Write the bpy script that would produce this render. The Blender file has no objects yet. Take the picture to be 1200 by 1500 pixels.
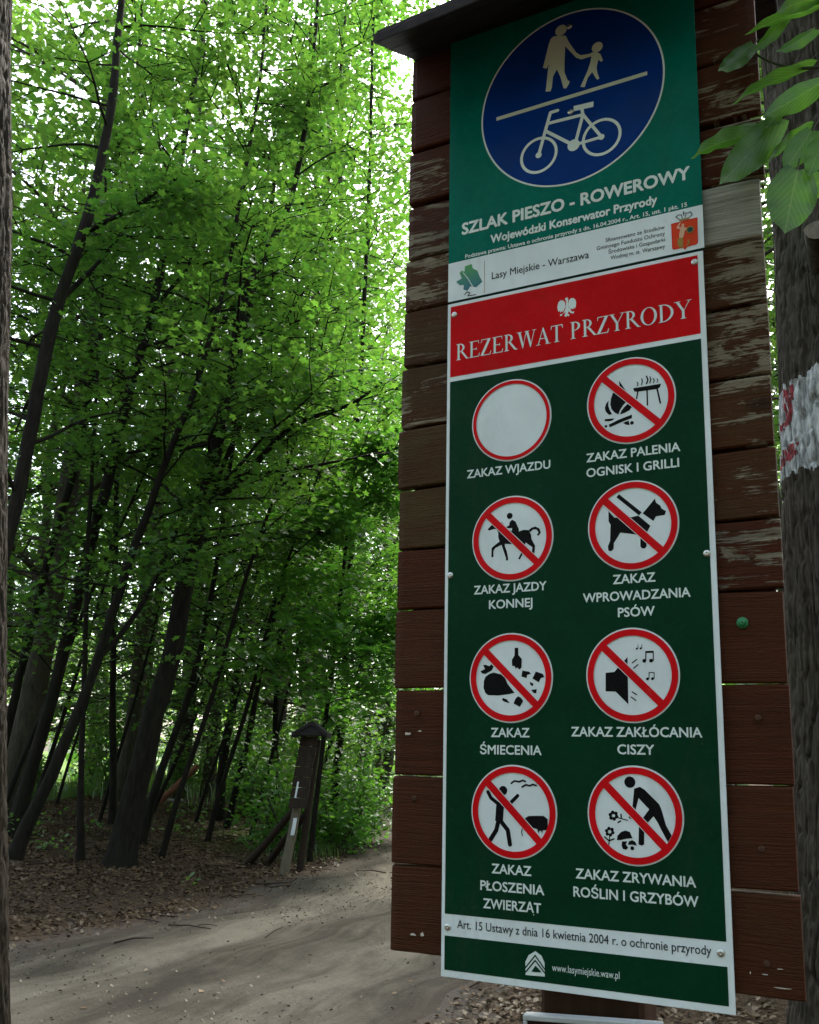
import bpy, math, random
import numpy as np
from mathutils import Vector, Matrix
R=math.radians
scene=bpy.context.scene; COL=scene.collection
# ------------------------------------------------------------------ camera, sky, sun, exposure
cam=bpy.data.cameras.new('camera'); camo=bpy.data.objects.new('camera',cam); COL.objects.link(camo)
cam.sensor_fit='VERTICAL'; cam.sensor_height=24; cam.lens=21.618; cam.clip_start=.05; cam.clip_end=2000
camo.matrix_world=Matrix.Translation((0,0,1.6))@Matrix.Rotation(R(90+14.61),4,'X')@Matrix.Rotation(R(1.02),4,'Z')
scene.camera=camo
SUN_EL,SUN_AZ=R(52),R(25)          # azimuth from +Y towards +X
wd=bpy.data.worlds.new('World'); scene.world=wd; wd.use_nodes=True
wn=wd.node_tree.nodes; wl=wd.node_tree.links
sky=wn.new('ShaderNodeTexSky'); sky.sky_type='NISHITA'; sky.sun_disc=False
sky.sun_elevation=SUN_EL; sky.sun_rotation=SUN_AZ; sky.air_density=1.0; sky.dust_density=4.0; sky.ozone_density=1.0
hs=wn.new('ShaderNodeHueSaturation'); hs.inputs['Saturation'].default_value=.6
wl.new(sky.outputs[0],hs.inputs['Color'])
bg=wn['Background']; bg.inputs['Strength'].default_value=.15
wl.new(hs.outputs[0],bg.inputs['Color'])
sl=bpy.data.lights.new('sun','SUN'); sl.energy=1.5; sl.angle=R(12); sl.color=(1,.95,.86)
so=bpy.data.objects.new('sun',sl); COL.objects.link(so)
sd=Vector((math.sin(SUN_AZ)*math.cos(SUN_EL),math.cos(SUN_AZ)*math.cos(SUN_EL),math.sin(SUN_EL)))
so.location=sd*60; so.rotation_euler=sd.to_track_quat('Z','Y').to_euler()
scene.view_settings.view_transform='Standard'; scene.view_settings.look='None'
scene.view_settings.exposure=2.38; scene.view_settings.gamma=1
scene.cycles.max_bounces=8; scene.cycles.diffuse_bounces=4; scene.cycles.transmission_bounces=6; scene.cycles.glossy_bounces=3
scene.cycles.use_denoising=True
rng=np.random.default_rng(7); random.seed(7)
PICTO={'campfire_and_grill': [('p', [(0.3241, 1.0114), (0.3232, 1.0019), (0.3258, 0.9929), (0.3298, 0.9848), (0.3245, 0.9841), (0.3184, 0.9908), (0.3168, 0.9985), (0.3191, 1.0057)]), ('p', [(0.3437, 1.0461), (0.3507, 1.0341), (0.3547, 1.027), (0.3597, 1.0198), (0.3636, 1.0106), (0.3562, 1.0043), (0.3498, 0.9978), (0.3445, 0.9901), (0.3412, 0.9824), (0.334, 0.9874), (0.3289, 0.9945), (0.327, 1.0034), (0.3283, 1.014), (0.3317, 1.0232), (0.3412, 1.0292), (0.3446, 1.0373)]), ('p', [(0.3581, 0.9997), (0.3662, 0.9932), (0.3619, 0.9874), (0.3536, 0.984), (0.3443, 0.982), (0.3476, 0.9896), (0.3529, 0.9952)]), ('p', [(0.317, 0.9774), (0.3337, 0.9763), (0.3305, 0.9729), (0.3242, 0.9721), (0.3155, 0.9738)]), ('p', [(0.3231, 0.9659), (0.3409, 0.9725), (0.3658, 0.9788), (0.3656, 0.9721), (0.3491, 0.9681), (0.325, 0.9605)]), ('c', (0.3182, 0.9636), 0.0025), ('p', [(0.349, 0.9656), (0.3594, 0.9683), (0.3612, 0.96), (0.3551, 0.9613)]), ('c', (0.3654, 0.9632), 0.0033), ('p', [(0.3691, 1.0273), (0.4189, 1.0277), (0.4167, 1.0213), (0.4116, 1.019), (0.3751, 1.0195), (0.371, 1.0212)]), ('l', [(0.3776, 1.0202), (0.3747, 1.0063)], 0.0025), ('l', [(0.3939, 1.0197), (0.3938, 0.9911)], 0.0025), ('l', [(0.4116, 1.02), (0.4167, 0.9914)], 0.0029), ('l', [(0.3766, 1.0374), (0.3786, 1.0339), (0.3764, 1.0304)], 0.0017), ('l', [(0.3849, 1.0425), (0.3862, 1.038), (0.3844, 1.0312)], 0.0019), ('l', [(0.3938, 1.0459), (0.396, 1.0385), (0.3934, 1.0319)], 0.0025), ('l', [(0.3998, 1.0436), (0.4013, 1.0376), (0.3991, 1.0322)], 0.0019), ('l', [(0.4058, 1.0394), (0.4073, 1.0351), (0.4055, 1.0316)], 0.0017), ('l', [(0.4122, 1.0379), (0.4137, 1.0345), (0.412, 1.0314)], 0.0014)], 'horse_and_rider': [('p', [(0.0879, 0.7951), (0.0924, 0.7993), (0.0973, 0.8035), (0.1032, 0.8039), (0.1091, 0.808), (0.1159, 0.8068), (0.1207, 0.8014), (0.1246, 0.7955), (0.1342, 0.7882), (0.1495, 0.785), (0.159, 0.7878), (0.1694, 0.7865), (0.174, 0.7774), (0.1749, 0.7692), (0.1817, 0.756), (0.1803, 0.7423), (0.1753, 0.7449), (0.1766, 0.7538), (0.1673, 0.7608), (0.1636, 0.7638), (0.1607, 0.7569), (0.1587, 0.7444), (0.1521, 0.7332), (0.1487, 0.7343), (0.155, 0.7456), (0.1554, 0.7573), (0.1494, 0.765), (0.136, 0.7629), (0.1226, 0.7645), (0.1226, 0.76), (0.1264, 0.7505), (0.1292, 0.7358), (0.1283, 0.7326), (0.1241, 0.7335), (0.1248, 0.737), (0.1206, 0.7492), (0.1158, 0.7633), (0.1032, 0.7579), (0.0997, 0.7527), (0.0997, 0.7417), (0.0955, 0.7411), (0.0958, 0.7585), (0.0984, 0.761), (0.112, 0.77), (0.1094, 0.7775), (0.1094, 0.7867), (0.1061, 0.7935), (0.1013, 0.7945), (0.0905, 0.7925)]), ('p', [(0.1694, 0.786), (0.1741, 0.7901), (0.1826, 0.7919), (0.19, 0.7877), (0.1931, 0.7794), (0.188, 0.774), (0.1852, 0.7761), (0.1886, 0.7806), (0.1844, 0.7864), (0.1778, 0.7865), (0.1725, 0.7821)]), ('c', (0.1323, 0.8167), 0.0058), ('p', [(0.1371, 0.809), (0.1438, 0.8047), (0.1504, 0.7895), (0.1494, 0.7777), (0.1418, 0.7766), (0.1361, 0.7844), (0.1371, 0.7934), (0.1313, 0.793), (0.1261, 0.7944), (0.1246, 0.796), (0.1313, 0.7986), (0.1323, 0.8049)])], 'dog_on_leash': [('p', [(0.3193, 0.807), (0.3297, 0.7943), (0.3604, 0.7923), (0.3719, 0.7941), (0.3926, 0.7739), (0.3871, 0.7648), (0.3835, 0.7575), (0.3857, 0.7497), (0.3848, 0.7384), (0.3816, 0.7348), (0.3769, 0.7356), (0.3742, 0.7392), (0.3746, 0.7564), (0.3663, 0.7609), (0.3397, 0.7667), (0.3277, 0.7488), (0.327, 0.7383), (0.3225, 0.7348), (0.3177, 0.7361), (0.3169, 0.7439), (0.321, 0.7533), (0.3226, 0.7823), (0.3192, 0.7884)]), ('p', [(0.3815, 0.799), (0.4019, 0.8214), (0.4032, 0.8141), (0.4108, 0.8076), (0.4125, 0.8026), (0.4202, 0.7971), (0.4177, 0.7906), (0.4028, 0.7898), (0.3979, 0.782), (0.3796, 0.7972)]), ('l', [(0.3364, 0.8334), (0.3758, 0.7966)], 0.007)], 'litter_and_bottle': [('p', [(0.0843, 0.5212), (0.0919, 0.5263), (0.1005, 0.5287), (0.1147, 0.5249), (0.1222, 0.5187), (0.1278, 0.5074), (0.1408, 0.4917), (0.1296, 0.4893), (0.109, 0.4872), (0.0901, 0.488), (0.0844, 0.4915), (0.0805, 0.5011), (0.0811, 0.5134)]), ('p', [(0.0743, 0.5314), (0.0833, 0.5352), (0.0795, 0.5424), (0.0843, 0.5431), (0.0919, 0.5403), (0.0957, 0.5437), (0.1005, 0.5392), (0.0967, 0.5323), (0.0843, 0.5264), (0.0776, 0.5274)]), ('p', [(0.1414, 0.5721), (0.1482, 0.5719), (0.1485, 0.5588), (0.1549, 0.5517), (0.1543, 0.5362), (0.1502, 0.5328), (0.1465, 0.5364), (0.1428, 0.5347), (0.141, 0.5391), (0.1363, 0.5397), (0.1358, 0.5505), (0.141, 0.5582)]), ('p', [(0.1558, 0.531), (0.1686, 0.5286), (0.1723, 0.5246), (0.1649, 0.523), (0.164, 0.5174), (0.1539, 0.5203)]), ('p', [(0.1814, 0.5287), (0.1941, 0.5242), (0.1973, 0.519), (0.1904, 0.5166), (0.1867, 0.5095), (0.1749, 0.5165)]), ('p', [(0.1694, 0.511), (0.1767, 0.5074), (0.1758, 0.5029), (0.1712, 0.5046)]), ('p', [(0.1721, 0.4964), (0.183, 0.4976), (0.182, 0.4904), (0.1775, 0.4904)]), ('p', [(0.1184, 0.483), (0.1259, 0.4802), (0.1315, 0.4738), (0.1221, 0.4756), (0.1165, 0.4791)]), ('p', [(0.1472, 0.4856), (0.1528, 0.483), (0.1573, 0.477), (0.1508, 0.4668), (0.1389, 0.4729), (0.1426, 0.4814)])], 'loudspeaker_and_notes': [('p', [(0.308, 0.5237), (0.3233, 0.5248), (0.3287, 0.5308), (0.3468, 0.5496), (0.3462, 0.4701), (0.3247, 0.4917), (0.3074, 0.492)]), ('l', [(0.3541, 0.5389), (0.3631, 0.5455)], 0.002), ('l', [(0.3565, 0.5301), (0.3649, 0.5366)], 0.002), ('l', [(0.3528, 0.491), (0.3615, 0.4855)], 0.002), ('l', [(0.3508, 0.4826), (0.3598, 0.4759)], 0.002), ('l', [(0.3779, 0.5427), (0.3783, 0.5578), (0.3909, 0.5574), (0.3904, 0.5423)], 0.0018), ('l', [(0.3783, 0.5572), (0.3913, 0.5572)], 0.0034), ('c', (0.3752, 0.5423), 0.0032), ('c', (0.3868, 0.5424), 0.0032), ('l', [(0.3825, 0.5125), (0.3828, 0.5225), (0.3914, 0.5223), (0.3911, 0.5128)], 0.0014), ('c', (0.3798, 0.512), 0.0024), ('c', (0.3883, 0.5122), 0.0024), ('l', [(0.3654, 0.5704), (0.3652, 0.5637)], 0.001), ('c', (0.3632, 0.5633), 0.0018), ('l', [(0.372, 0.5701), (0.3718, 0.5639)], 0.001), ('c', (0.3699, 0.5635), 0.0018)], 'person_scaring_boar': [('c', (0.1187, 0.3213), 0.0079), ('l', [(0.0896, 0.3181), (0.0953, 0.3079), (0.112, 0.2963)], 0.0064), ('l', [(0.1161, 0.2927), (0.1337, 0.3018), (0.1461, 0.3134)], 0.0063), ('l', [(0.113, 0.2963), (0.1109, 0.2683)], 0.0148), ('l', [(0.1099, 0.2701), (0.1057, 0.2532), (0.0947, 0.2369)], 0.0079), ('l', [(0.113, 0.2703), (0.1274, 0.2543), (0.1315, 0.2306)], 0.0078), ('l', [(0.1342, 0.3341), (0.14, 0.3384), (0.1492, 0.3372), (0.1554, 0.3398), (0.1605, 0.3381)], 0.0031), ('l', [(0.1547, 0.3286), (0.1615, 0.3325), (0.1685, 0.3309), (0.1746, 0.3335), (0.1803, 0.3318)], 0.0031), ('p', [(0.1597, 0.2761), (0.1662, 0.28), (0.1823, 0.2811), (0.1942, 0.2812), (0.2011, 0.2761), (0.201, 0.2616), (0.198, 0.2578), (0.192, 0.2575), (0.191, 0.252), (0.189, 0.2565), (0.186, 0.2563), (0.184, 0.2517), (0.1821, 0.2588), (0.1741, 0.2603), (0.1621, 0.267)]), ('l', [(0.156, 0.263), (0.1529, 0.2519), (0.1549, 0.2465)], 0.0015)], 'person_picking_flowers': [('c', (0.3454, 0.3422), 0.0093), ('p', [(0.3524, 0.3319), (0.362, 0.3352), (0.3702, 0.3305), (0.3932, 0.3083), (0.397, 0.2985), (0.4033, 0.2751), (0.4119, 0.2599), (0.4055, 0.2494), (0.3969, 0.265), (0.3902, 0.2785), (0.3834, 0.289), (0.3728, 0.2776), (0.3672, 0.2635), (0.3666, 0.2437), (0.3625, 0.2415), (0.3573, 0.2432), (0.3585, 0.269), (0.3625, 0.2811), (0.3765, 0.2997), (0.3594, 0.317), (0.3547, 0.3008), (0.3512, 0.2866), (0.3459, 0.2824), (0.3418, 0.2852), (0.3485, 0.3005), (0.3511, 0.3208)]), ('c', (0.3217, 0.2858), 0.0031), ('c', (0.3175, 0.282), 0.0031), ('c', (0.3123, 0.2833), 0.0031), ('c', (0.3112, 0.2884), 0.0031), ('c', (0.3153, 0.2922), 0.0031), ('c', (0.3206, 0.2908), 0.0031), ('l', [(0.3228, 0.2844), (0.3406, 0.2805)], 0.0017), ('l', [(0.3293, 0.2907), (0.3295, 0.2832)], 0.0025), ('l', [(0.323, 0.2757), (0.329, 0.2796)], 0.0025), ('c', (0.3147, 0.2597), 0.0029), ('c', (0.3106, 0.2559), 0.0029), ('c', (0.3053, 0.2572), 0.0029), ('c', (0.3042, 0.2622), 0.0029), ('c', (0.3083, 0.266), 0.0029), ('c', (0.3136, 0.2647), 0.0029), ('l', [(0.3093, 0.2535), (0.3075, 0.2394)], 0.0017), ('l', [(0.3007, 0.2521), (0.3081, 0.2464), (0.3166, 0.2499)], 0.0023), ('p', [(0.3215, 0.2482), (0.3225, 0.2552), (0.3286, 0.2615), (0.336, 0.2643), (0.3433, 0.2623), (0.3476, 0.2526), (0.3367, 0.251), (0.3282, 0.2485)]), ('p', [(0.3299, 0.2466), (0.3387, 0.2471), (0.3361, 0.242), (0.3401, 0.2372), (0.3363, 0.2335), (0.3311, 0.2347), (0.3291, 0.2396)]), ('p', [(0.3396, 0.2418), (0.3418, 0.2473), (0.3471, 0.2495), (0.3522, 0.2469), (0.3542, 0.241), (0.3469, 0.2426)]), ('c', (0.3468, 0.2366), 0.0032)]}
BLUE={'adult': [('c', (0.2443, 1.7982), 0.0119), ('p', [(0.2296, 1.7901), (0.2537, 1.7829), (0.26, 1.7664), (0.2747, 1.7377), (0.284, 1.7284), (0.3002, 1.7255), (0.3053, 1.7256), (0.3064, 1.7187), (0.2852, 1.7186), (0.2746, 1.726), (0.2525, 1.7596), (0.2507, 1.7249), (0.2504, 1.7016), (0.2566, 1.6817), (0.2609, 1.6785), (0.2587, 1.6732), (0.2534, 1.6656), (0.2478, 1.6675), (0.2416, 1.6952), (0.2345, 1.714), (0.2264, 1.7003), (0.224, 1.6776), (0.2208, 1.6693), (0.2107, 1.6726), (0.2131, 1.6906), (0.2155, 1.7133), (0.2179, 1.7314), (0.2134, 1.7226), (0.2055, 1.7272), (0.2101, 1.7436), (0.2184, 1.7765), (0.2229, 1.7868)])], 'child': [('c', (0.3173, 1.7344), 0.011), ('p', [(0.3053, 1.727), (0.3171, 1.7229), (0.3233, 1.7175), (0.328, 1.702), (0.3242, 1.6996), (0.3189, 1.707), (0.3152, 1.6912), (0.3162, 1.6793), (0.3201, 1.6652), (0.3159, 1.6638), (0.3119, 1.6707), (0.3062, 1.6836), (0.2972, 1.6742), (0.2905, 1.6558), (0.282, 1.6594), (0.2886, 1.6725), (0.2974, 1.6903), (0.3033, 1.7068), (0.3052, 1.7178)])], 'bar': [('l', [(0.1054, 1.6442), (0.4124, 1.6455)], 0.008)], 'bicycle': [('l', [(0.195, 1.5375), (0.2076, 1.5806), (0.2203, 1.6229), (0.2351, 1.6229)], 0.0067), ('l', [(0.2144, 1.6007), (0.2861, 1.5977)], 0.0067), ('l', [(0.2099, 1.5855), (0.2665, 1.538)], 0.0067), ('l', [(0.2695, 1.5394), (0.2861, 1.5977), (0.2838, 1.6144)], 0.0065), ('l', [(0.2677, 1.6163), (0.3074, 1.6137)], 0.0115), ('l', [(0.2861, 1.5977), (0.3217, 1.5391)], 0.0061), ('l', [(0.2665, 1.538), (0.3217, 1.5391)], 0.0061), ('c', (0.2665, 1.538), 0.0122), ('c', (0.195, 1.5375), 0.0063), ('c', (0.3217, 1.5391), 0.006)], 'w1': ((0.1952, 1.5372), 0.039), 'w2': ((0.3219, 1.5388), 0.0389)}
MARK={'map_logo': [('p', [(0.0376, 1.3379), (0.0522, 1.3394), (0.0547, 1.3293), (0.0644, 1.3223), (0.0692, 1.3094), (0.0755, 1.2962), (0.0621, 1.2873), (0.0501, 1.2922), (0.0429, 1.2843), (0.0341, 1.2885), (0.0355, 1.2978), (0.0257, 1.2999), (0.0183, 1.3087), (0.0305, 1.3132), (0.0255, 1.3262), (0.0304, 1.3299), (0.0363, 1.3262)])], 'map_river': [('l', [(0.0338, 1.3244), (0.0437, 1.3103), (0.0549, 1.2902)], 0.0015)], 'map_squiggle': [('l', [(0.0371, 1.277), (0.0419, 1.2817), (0.0487, 1.2783), (0.0439, 1.2727), (0.0612, 1.2719)], 0.0019)], 'divider': [('l', [(0.0796, 1.3402), (0.0798, 1.2708)], 0.001)], 'shield': [('p', [(0.4471, 1.3267), (0.4926, 1.3278), (0.4917, 1.2798), (0.4885, 1.2774), (0.4741, 1.2771), (0.4694, 1.2723), (0.4664, 1.2767), (0.4496, 1.2767), (0.4474, 1.2795)])], 'shield_edge': [('l', [(0.4471, 1.3267), (0.4926, 1.3278), (0.4917, 1.2798), (0.4885, 1.2774), (0.4741, 1.2771), (0.4694, 1.2723), (0.4664, 1.2767), (0.4496, 1.2767), (0.4474, 1.2795), (0.4471, 1.3267)], 0.0013)], 'mermaid': [('p', [(0.4565, 1.3183), (0.4618, 1.3261), (0.4642, 1.3259), (0.4601, 1.3184), (0.4641, 1.3154), (0.4653, 1.3212), (0.4676, 1.3231), (0.4698, 1.32), (0.4691, 1.3152), (0.4754, 1.3116), (0.4752, 1.3087), (0.4709, 1.3087), (0.4681, 1.2984), (0.4661, 1.2949), (0.4603, 1.2963), (0.4601, 1.3034), (0.4622, 1.3119), (0.4559, 1.3163)])], 'mermaid_tail': [('p', [(0.4575, 1.296), (0.4662, 1.2964), (0.4668, 1.2888), (0.4656, 1.2791), (0.4695, 1.2757), (0.4596, 1.278), (0.4563, 1.2863)]), ('l', [(0.4759, 1.2886), (0.4761, 1.2826), (0.4732, 1.2783)], 0.0026)], 'mermaid_shield': [('c', (0.4797, 1.3076), 0.0049)], 'mermaid_shield_rim': [('c', (0.4797, 1.3076), 0.0068)], 'crown': [('l', [(0.4615, 1.3322), (0.4553, 1.3388), (0.4591, 1.3418), (0.4655, 1.3402), (0.4666, 1.3329)], 0.0013), ('l', [(0.4694, 1.3468), (0.4695, 1.3372)], 0.0013), ('l', [(0.4716, 1.3336), (0.4737, 1.3411), (0.4819, 1.3421), (0.4844, 1.3359), (0.4788, 1.3318)], 0.0013), ('l', [(0.4674, 1.3428), (0.4728, 1.3426)], 0.0013)], 'crown_base': [('l', [(0.4615, 1.3302), (0.4788, 1.3306)], 0.0034)], 'eagle': [('p', [(0.2446, 1.2176), (0.241, 1.2219), (0.236, 1.2232), (0.2317, 1.2197), (0.2297, 1.2131), (0.2299, 1.2068), (0.2314, 1.2014), (0.2339, 1.2022), (0.2357, 1.1986), (0.2382, 1.2013), (0.2406, 1.1989), (0.2432, 1.2041), (0.2457, 1.2086)]), ('p', [(0.252, 1.2186), (0.2557, 1.2229), (0.2606, 1.2231), (0.2648, 1.2191), (0.2663, 1.2131), (0.2658, 1.2057), (0.2639, 1.2011), (0.2615, 1.2035), (0.2603, 1.2), (0.2579, 1.2023), (0.2554, 1.2009), (0.253, 1.2058), (0.2513, 1.2112)]), ('p', [(0.2453, 1.2251), (0.2484, 1.2269), (0.2511, 1.2239), (0.2507, 1.2164), (0.2518, 1.2073), (0.2542, 1.2018), (0.2578, 1.1961), (0.2626, 1.1957), (0.2614, 1.1922), (0.2559, 1.1933), (0.2517, 1.1986), (0.2498, 1.1939), (0.2534, 1.1907), (0.2515, 1.1879), (0.2485, 1.1904), (0.2473, 1.1882), (0.243, 1.1896), (0.2443, 1.1938), (0.2462, 1.1984), (0.2431, 1.1965), (0.2394, 1.1948), (0.2381, 1.1919), (0.2344, 1.192), (0.2351, 1.195), (0.2406, 1.1958), (0.2444, 1.2013), (0.2463, 1.2085), (0.247, 1.2171), (0.2465, 1.221), (0.2447, 1.222)])], 'forest_logo': [('p', [(0.1592, 0.0202), (0.1588, 0.0412), (0.1648, 0.0524), (0.1767, 0.0599), (0.1872, 0.0542), (0.193, 0.0433), (0.1933, 0.0215)])], 'forest_logo_line': [('l', [(0.1587, 0.0317), (0.1766, 0.0531), (0.1934, 0.0329)], 0.0022), ('l', [(0.1599, 0.0256), (0.1765, 0.0452), (0.1934, 0.0272)], 0.0022), ('p', [(0.1693, 0.0266), (0.1771, 0.0374), (0.1881, 0.0276)])]}
TEXT=[('ZAKAZ WJAZDU', 0.0447, 0.2125, 0.8982, 0.0172), ('ZAKAZ PALENIA', 0.2807, 0.4482, 0.9008, 0.0181), ('OGNISK I GRILLI', 0.2802, 0.4453, 0.8729, 0.0176), ('ZAKAZ JAZDY', 0.0604, 0.2028, 0.6734, 0.0169), ('KONNEJ', 0.0908, 0.1759, 0.6447, 0.0162), ('ZAKAZ', 0.3244, 0.3984, 0.6762, 0.0167), ('WPROWADZANIA', 0.27, 0.4563, 0.6468, 0.0169), ('PSÓW', 0.3319, 0.3957, 0.6182, 0.0166), ('ZAKAZ', 0.095, 0.1688, 0.4136, 0.0164), ('ŚMIECENIA', 0.0737, 0.191, 0.3834, 0.0159), ('ZAKAZ ZAKŁÓCANIA', 0.2451, 0.4663, 0.416, 0.0172), ('CISZY', 0.3253, 0.3877, 0.3872, 0.0164), ('ZAKAZ', 0.0969, 0.1705, 0.1802, 0.0165), ('PŁOSZENIA', 0.0754, 0.1936, 0.1508, 0.0165), ('ZWIERZĄT', 0.0811, 0.1878, 0.1211, 0.016), ('ZAKAZ ZRYWANIA', 0.2493, 0.4478, 0.1824, 0.0171), ('ROŚLIN I GRZYBÓW', 0.2449, 0.4506, 0.153, 0.0154), ('Art. 15 Ustawy z dnia 16 kwietnia 2004 r. o ochronie przyrody', 0.031, 0.4673, 0.0812, 0.0132), ('www.lasymiejskie.waw.pl', 0.2062, 0.3206, 0.032, 0.0072), ('REZERWAT PRZYRODY', 0.0205, 0.475, 1.1428, 0.033), ('SZLAK PIESZO - ROWEROWY', 0.0296, 0.4835, 1.407, 0.0281), ('Wojewódzki Konserwator Przyrody', 0.0924, 0.4231, 1.3739, 0.0226), ('Podstawa prawna: Ustawa o ochronie przyrody z dn. 16.04.2004 r., Art. 15, ust. 1 pkt. 15', 0.0377, 0.4761, 1.3544, 0.0101), ('Lasy Miejskie - Warszawa', 0.0954, 0.2928, 1.2968, 0.0151), ('Sfinansowano ze środków', 0.3253, 0.4346, 1.3207, 0.0076), ('Gminnego Funduszu Ochrony', 0.3076, 0.435, 1.3083, 0.0076), ('Środowiska i Gospodarki', 0.3299, 0.4346, 1.2961, 0.0076), ('Wodnej m. st. Warszawy', 0.3338, 0.4342, 1.2833, 0.0076)]
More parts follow.
